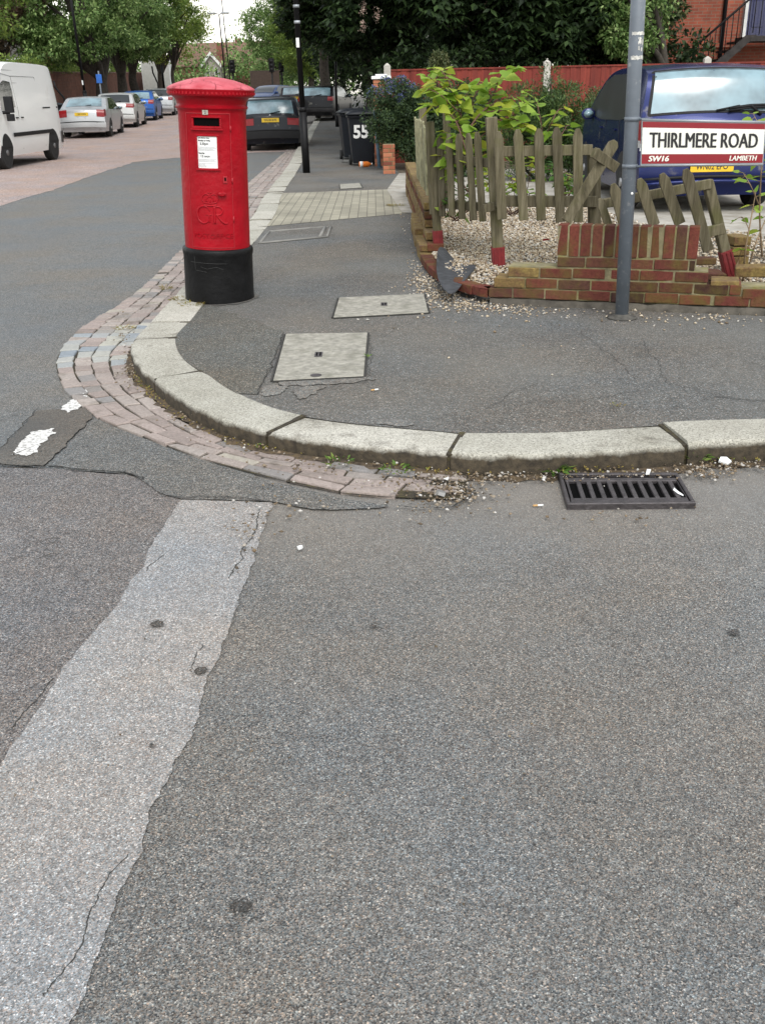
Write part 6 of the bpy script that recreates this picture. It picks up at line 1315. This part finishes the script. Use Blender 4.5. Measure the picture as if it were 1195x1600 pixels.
for i, x in enumerate(xs):
    mb = MB(); mb.box((x, FY, 1.02), (.14, .14, 1.98)); mb.add([(x - .07, FY - .07, 2.01), (x + .07, FY - .07, 2.01), (x + .07, FY + .07, 2.01), (x - .07, FY + .07, 2.01), (x, FY, 2.07)], [(0, 1, 4), (1, 2, 4), (2, 3, 4), (3, 0, 4)]); mb.build('post', M['conc_post'], RF, RF.location, bevel=.008)
    if i < len(xs) - 1:
        mb = MB(); n = 30; a = x + .075; L = xs[i + 1] - .075 - a
        for k in range(n):
            w_ = L / n; mb.box((a + (k + .5) * w_, FY - .02 + (k % 2) * .012, 1.0 + random.gauss(0, .004)), (w_ + .012, .014, 1.82))
        mb.box((a + L / 2, FY + .03, 1.6), (L, .05, .08)); mb.box((a + L / 2, FY + .03, .5), (L, .05, .08)); mb.build('panel', M['red_fence'], RF, RF.location)
        mb = MB(); mb.box((a + L / 2, FY - .012, 1.925), (L, .06, .03)); mb.build('capping', M['red_fence'], RF, RF.location)
# ---- brick house with steps on the right
M['house_brick'] = brickmat('house_brick', (.30, .075, .04), (.22, .052, .03), (.2, .13, .09), 1.0); M['win_white'] = plain('white_window_paint', (.62, .62, .6), .5); M['door_blue'] = plain('dark_blue_door', (.010, .014, .07), .35, coat=.3); M['slate'] = plain('slate_roof', (.06, .06, .065), .7, var=.2)
HX, HY = 6.9, 27.6; HS = empty('brick_house', (HX, HY, .1), 'tall red brick house with a dark blue front door up iron railed steps', 'house')
mb = MB(); mb.box((HX + 5.5, HY + 4, 4.1), (11, 8, 8.4)); mb.build('wall', M['house_brick'], HS, HS.location)
mb = MB(); mb.hexa([(HX - .4, HY - .4, 8.3), (HX + 11.4, HY - .4, 8.3), (HX + 11.4, HY + 8.4, 8.3), (HX - .4, HY + 8.4, 8.3)], [(HX + 3, HY + 3.5, 11), (HX + 8, HY + 3.5, 11), (HX + 8, HY + 4.5, 11), (HX + 3, HY + 4.5, 11)]); rf = mb.build('roof', M['slate'], HS, HS.location); mb = MB(); mb.box((HX + 2, HY + 4, 11), (.9, .7, 2.4)); mb.build('chimney', M['house_brick'], rf, HS.location)
dx0 = 9.62
mb = MB(); mb.box((dx0 + .5, HY - .02, 3.75), (1.0, .06, 2.2)); dr_ = mb.build('door', M['door_blue'], HS, HS.location); mb = MB()
for zz in (3.2, 4.2):
    for xx in (dx0 + .27, dx0 + .73): mb.box((xx, HY - .055, zz), (.3, .02, .7))
mb.build('door_panel', M['door_blue'], dr_, HS.location, bevel=.008); mb = MB(); mb.box((dx0 - .06, HY - .03, 3.75), (.1, .12, 2.3)); mb.box((dx0 + 1.06, HY - .03, 3.75), (.1, .12, 2.3)); mb.box((dx0 + .5, HY - .03, 4.92), (1.22, .12, .1)); mb.build('door_frame', M['win_white'], dr_, HS.location)
mb = MB(); mb.lathe([(.001, -.03), (.04, -.02), (.03, .03)], 10, axis='y', c=(dx0 + .12, HY - .08, 3.7)); mb.build('door_handle', M['worn_metal'], dr_, HS.location)
for xx, zz, w_, h_ in ((dx0 - .35, .95, .7, .7), (8.0, 5.9, 1.1, 1.7), (11.8, 5.9, 1.1, 1.7), (12.2, 1.6, 1.2, 1.6), (12.2, 3.8, 1.2, 1.2)):
    mb = MB(); mb.box((xx, HY - .015, zz), (w_, .05, h_)); wo_ = mb.build('window', M['glass_dark'], HS, HS.location); mb = MB()
    for sg in (-1, 1): mb.box((xx + sg * w_ / 2, HY - .03, zz), (.07, .1, h_ + .07)); mb.box((xx, HY - .033, zz + sg * h_ / 2), (w_, .1, .07))
    mb.box((xx, HY - .05, zz), (.035, .03, h_)); mb.box((xx, HY - .052, zz), (w_, .03, .04)); mb.build('window_frame', M['win_white'], wo_, HS.location)
mb = MB(); mb.tube([(9.02, HY - .07, .1), (9.02, HY - .07, 8.2)], .05, 10); mb.build('drain_pipe', M['black_iron'], HS, HS.location)
mb = MB(); mb.box((HX + 5.5, HY - .03, 2.45), (11.02, .07, .1)); mb.build('string_course', M['house_brick'], HS, HS.location)
ns = 12; mb = MB(); x1, z1 = dx0 - .25, 2.6
for k in range(ns):
    zt = z1 - (k + 1) * .2; xa = x1 - (k + 1) * .26
    mb.box((xa + .13, HY - .75, zt + .08), (.27, 1.1, .05))
mb.hexa([(x1 - ns * .26, HY - 1.32, .1), (x1 - ns * .26 + .35, HY - 1.32, .1), (x1 - ns * .26 + .35, HY - 1.22, .1), (x1 - ns * .26, HY - 1.22, .1)], [(x1 - .15, HY - 1.32, z1 + .02), (x1 + .1, HY - 1.32, z1 + .02), (x1 + .1, HY - 1.22, z1 + .02), (x1 - .15, HY - 1.22, z1 + .02)])
mb.box((dx0 + .7, HY - .75, z1 - .06), (2.0, 1.15, .12)); st_ = mb.build('front_steps', M['conc_post'], HS, HS.location)
st_.data.materials.clear(); st_.data.materials.append(plain('dark_stone_steps', (.035, .03, .028), .9, var=.4, vscale=6))
mb = MB(); Ra, Rb = Vector((x1, HY - 1.27, z1 + .95)), Vector((x1 - ns * .26, HY - 1.27, .95)); mb.tube([Rb, Ra, Ra + Vector((1.9, 0, 0))], .028, 8)
for k in range(ns * 2 + 1): t = k / (ns * 2); q = Rb.lerp(Ra, t); mb.tube([q, q - Vector((0, 0, .88))], .012, 5)
for k in range(12): q = Ra + Vector((1.9 * (k + 1) / 12, 0, 0)); mb.tube([q, q - Vector((0, 0, .93))], .012, 5)
mb.build('iron_railing', M['black_iron'], HS, HS.location)
# ---- left brick wall, houses, far end of the street
M['wall_brick'] = brickmat('wall_brick', (.22, .075, .045), (.16, .055, .038), (.17, .12, .09), 1.0)
BW = empty('boundary_wall', (LK(50) - 3.2, 50, rise(50) + .1), 'long red brick boundary wall behind the trees on the left pavement', 'wall'); mb = MB(); mc = MB(); mpz = MB()
for y in range(28, 92, 4):
    y1_ = y + 4; xa, xb = LK(y) - 3.2, LK(y1_) - 3.2; za, zb2 = rise(y) + .1, rise(y1_) + .1; h = 2.25
    mb.hexa([(xa - .25, y, za - .2), (xa, y, za - .2), (xb, y1_, zb2 - .2), (xb - .25, y1_, zb2 - .2)], [(xa - .25, y, za + h), (xa, y, za + h), (xb, y1_, zb2 + h), (xb - .25, y1_, zb2 + h)])
    mc.hexa([(xa - .3, y, za + h), (xa + .05, y, za + h), (xb + .05, y1_, zb2 + h), (xb - .3, y1_, zb2 + h)], [(xa - .25, y, za + h + .09), (xa, y, za + h + .09), (xb, y1_, zb2 + h + .09), (xb - .25, y1_, zb2 + h + .09)])
mb.build('wall', M['wall_brick'], BW, BW.location); mc.build('coping', plain('brown_coping', (.16, .09, .065), .9, var=.3), BW, BW.location)
pts, g = clump_points(np.array([(LK(y) - 3.6 + random.gauss(0, .2), y, rise(y) + 2.7 + random.gauss(0, .15)) for y in np.arange(44, 86, .55)]), .5, 120)
e = empty('overhanging_hedge', (LK(60) - 3.8, 60, rise(60) + .1), 'light green hedge showing over the top of the left brick wall', 'hedge'); leaves('foliage', pts, g + rng.normal(0, .5, g.shape), .15 * rng.uniform(.6, 1.2, len(pts)), M['leaf_light'], e, e.location)
mb = MB(); mb.box((LK(60) - 4.0, 65, rise(60) + 1.2), (.25, 40, 2.4), (0, 0, .083)); mb.build('stem', M['bark'], e, e.location)
M['render_white'] = plain('white_render', (.62, .62, .6), .9, var=.08); M['pebbledash'] = plain('pebbledash', (.3, .27, .24), .95, var=.2); M['roof_brown'] = plain('brown_tiled_roof', (.16, .09, .065), .85, var=.3, vscale=8, bmp=.5, bscale=12)
def house(label, x, y, w_, d, h, rh, wallm, rz=0.0, board=False, z=None):
    z = rise(y) if z is None else z; e = empty('gabled_house', (x, y, z), label, 'house', None, (0, 0, rz)); mb = MB(); mb.box((0, 0, h / 2), (w_, d, h)); mb.prism([(-w_ / 2, -d / 2, h), (w_ / 2, -d / 2, h), (0, -d / 2, h + rh)], (0, d, 0)); mb.build('wall', M[wallm], e)
    mb = MB(); k = .3
    for sg in (-1, 1): mb.hexa([(sg * (w_ / 2 + k), -d / 2 - k, h - k * rh / w_ * 2 + .02), (0, -d / 2 - k, h + rh + .02), (0, d / 2 + k, h + rh + .02), (sg * (w_ / 2 + k), d / 2 + k, h - k * rh / w_ * 2 + .02)], [(sg * (w_ / 2 + k), -d / 2 - k, h - k * rh / w_ * 2 + .2), (0, -d / 2 - k, h + rh + .2), (0, d / 2 + k, h + rh + .2), (sg * (w_ / 2 + k), d / 2 + k, h - k * rh / w_ * 2 + .2)])
    rf = mb.build('roof', M['roof_brown'], e); mb = MB(); mb.box((w_ * .3, 0, h + rh * .7 + .6), (.9, .7, 2.2)); mb.build('chimney', M['wall_brick'], rf)
    if board:
        mb = MB()
        for sg in (-1, 1): mb.hexa([(sg * (w_ / 2 + k), -d / 2 - k - .08, h - k * rh / w_ * 2 - .25), (0, -d / 2 - k - .08, h + rh - .25), (0, -d / 2 - k, h + rh - .25), (sg * (w_ / 2 + k), -d / 2 - k, h - k * rh / w_ * 2 - .25)], [(sg * (w_ / 2 + k), -d / 2 - k - .08, h - k * rh / w_ * 2 + .22), (0, -d / 2 - k - .08, h + rh + .22), (0, -d / 2 - k, h + rh + .22), (sg * (w_ / 2 + k), -d / 2 - k, h - k * rh / w_ * 2 + .22)])
        mb.build('bargeboard', M['render_white'], e)
    for sx_ in (-.27, .27):
        for zz in (1.6, h - 1.3):
            mb = MB(); mb.box((sx_ * w_, -d / 2 - .02, zz), (w_ * .2, .06, 1.4)); wo_ = mb.build('window', M['glass_dark'], e); mb = MB()
            for sg in (-1, 1): mb.box((sx_ * w_ + sg * w_ * .1, -d / 2 - .04, zz), (.1, .1, 1.5)); mb.box((sx_ * w_, -d / 2 - .045, zz + sg * .7), (w_ * .2, .1, .1))
            mb.build('window_frame', M['win_white'], wo_)
    return e
q = P(333, 110, 150); q.x += 1.2; house('narrow far gabled house with white bargeboards at the end of the street', q.x - .6, 150, 2.4, 4, 4.6, 1.3, 'pebbledash', R_(-12), True, z=1.1)
q = P(352, 90, 158); house('second far brown roofed house right of the white bargeboards', q.x + 1, 160, 9.0, 16, 4.6, 3.0, 'wall_brick', R_(80), False, z=1.1)
q = P(32, 70, 68); house('red brick house behind the left wall above the white van', q.x - 3, 72, 9, 9, 5.2, 3.0, 'wall_brick', R_(5), False)
q = P(416, 140, 86); e = empty('close_boarded_fence', (q.x, 86, rise(86)), 'brown boarded fence at the far junction behind the dark estate car', 'fence'); mb = MB()
for k in range(24): mb.box((-1.2 + k * .1, (k % 2) * .02, 1.15), (.105, .025, 2.3))
mb.build('panel', plain('brown_boards', (.05, .034, .026), .9, var=.3, objvar=.1), e); mb = MB(); mb.box((0, .06, 2.32), (2.5, .12, .06)); mb.build('capping', M['bark'], e)

# ================================================================== LITTER AND GRIT
def strewn(name, label, spots, m, z=.1, flat=.6, szs=(.008, .011, .014)):
    pts = []; 
    for cx_, cy_, rx, ry, n, zz in spots:
        for _ in range(n):
            x, y = random.gauss(cx_, rx), random.gauss(cy_, ry); g = G(x, y, zz); pts.append((g.x, g.y, zz + .006))
    return tag(stones(name, pts, [random.choice(szs) * random.uniform(.7, 1.2) for _ in pts], m, flat), label, 'gravel', None, 'stuff')
strewn('spilled_gravel', 'beige gravel spilled from the garden bed onto the pavement', [(668,440,16,10,240,.1),(652,418,8,14,90,.1),(690,462,22,7,240,.1),(735,476,30,6,200,.1),(790,482,30,5,110,.1),(850,488,40,6,60,.1),(700,480,60,16,60,.1),(930,496,60,10,36,.1),(1080,500,70,8,50,.1),(1130,496,20,4,40,.1),(800,520,140,40,16,.1),(640,330,10,20,60,.1)], M['gravel'])
strewn('gutter_grit', 'grit, chippings and leaf litter lying in the gutter', [(705,770,30,12,330,.016),(745,748,50,8,160,.016),(840,742,60,6,150,.016),(980,742,60,4,130,.016),(1100,738,30,7,190,.016),(1160,727,40,5,120,.016),(620,748,40,14,90,.03),(500,722,60,12,110,.03),(380,690,40,14,90,.03),(300,660,30,12,60,.03),(205,580,12,14,90,.03),(195,520,10,12,40,.03),(700,800,70,12,60,.01),(990,806,70,8,26,.01),(440,800,40,20,50,.014),(380,830,20,30,36,.014)], M['litterbits'], szs=(.004, .006, .008, .011))
strewn('loose_chippings', 'pale loose chippings scattered over the side street', [(700,1000,300,140,110,.008),(250,850,180,100,60,.012),(600,1300,300,150,90,.008),(900,860,150,40,40,.006),(120,560,80,70,14,.01),(600,560,200,60,20,.104)], M['litterbits'], szs=(.003, .004, .005))
def debris(label, cat, name, px0, z, poly, m, th=.004, tilt=.15):
    c = G(*px0, z); mb = MB(); mb.prism([(x, y, 0) for x, y in poly], (0, 0, th)); o = mb.build(name, m, None, (0, 0, 0)); o.location = c; o.rotation_euler = (tilt, tilt * .6, random.uniform(0, 6)); tag(o, label, cat); return o
debris('crumpled scrap of white paper by the right end of the kerb', 'paper', 'paper_scrap', (1131,721), .03, [(-.024,-.016),(.016,-.02),(.028,.004),(.004,.024),(-.02,.014)], M['enamel'], .009, .3)
debris('white chip of paper in the kerb gap above the grate', 'paper', 'paper_scrap', (1012,738), .03, [(-.025,-.008),(.025,-.006),(.022,.008),(-.022,.009)], M['enamel'])
debris('silvery foil scrap lying in the rubble at the end of the gutter stones', 'foil', 'foil_scrap', (688,773), .03, [(-.02,-.015),(.015,-.02),(.024,.008),(0,.02),(-.02,.012)], M['alloy'], .015, .3)
debris('pale wrapper among the rubble below the kerb', 'wrapper', 'paper_scrap', (697,748), .03, [(-.018,-.008),(.018,-.01),(.018,.007),(-.012,.01)], M['enamel'], .004, .2)
debris('single white pebble on the side street tarmac', 'pebble', 'white_pebble', (469,857), .012, [(-.01,-.006),(.006,-.009),(.011,.002),(.002,.009),(-.009,.006)], M['enamel'], .009, .1)
def butt(label, px0, z, rz): 
    c = G(*px0, z); e = empty('cigarette_end', c, label, 'cigarette end', None, (0, 0, rz)); mb = MB(); mb.tube([(-.004, 0, .004), (.018, 0, .004)], .004, 8); mb.build('paper_tube', M['enamel'], e); mb = MB(); mb.tube([(-.022, 0, .004), (-.004, 0, .004)], .0041, 8); mb.build('filter', plain('filter_tan', (.5, .3, .12), .8), e)
butt('tan and white cigarette end on the road left of the grate', (841,791), .006, .1)
butt('cigarette end on the dark pavement below the pale cover', (586,610), .106, .4)
c = G(571, 258, .1); e = empty('drink_bottle', (c.x, 21.0, .102), 'orange plastic bottle lying on its side at the foot of the numbered bin', 'bottle', None, (0, 0, R_(6))); mb = MB(); mb.lathe([(.02, -.13), (.05, -.125), (.055, -.1), (.055, .05), (.04, .085), (.018, .105), (.018, .13)], 18, axis='x', c=(0, 0, .055)); mb.build('bottle_body', plain('orange_bottle', (.75, .19, .02), .3, coat=.3), e); mb = MB(); mb.lathe([(.0565, -.11), (.0565, -.05)], 18, axis='x', c=(0, 0, .055)); mb.build('label_band', M['enamel'], e); mb = MB(); mb.lathe([(.02, .128), (.021, .15)], 12, axis='x', c=(0, 0, .055)); mb.build('bottle_cap', M['enamel'], e)
q = P(848, 376, 7.6); tag(leaves('red_leaf', [tuple(q)], [(1, -.3, .2)], .06, plain('red_leaf', (.4, .03, .02), .6), None, (0, 0, 0), HEART, HEARTF), 'single red leaf lying on the gravel left of the brick panel', 'leaf')
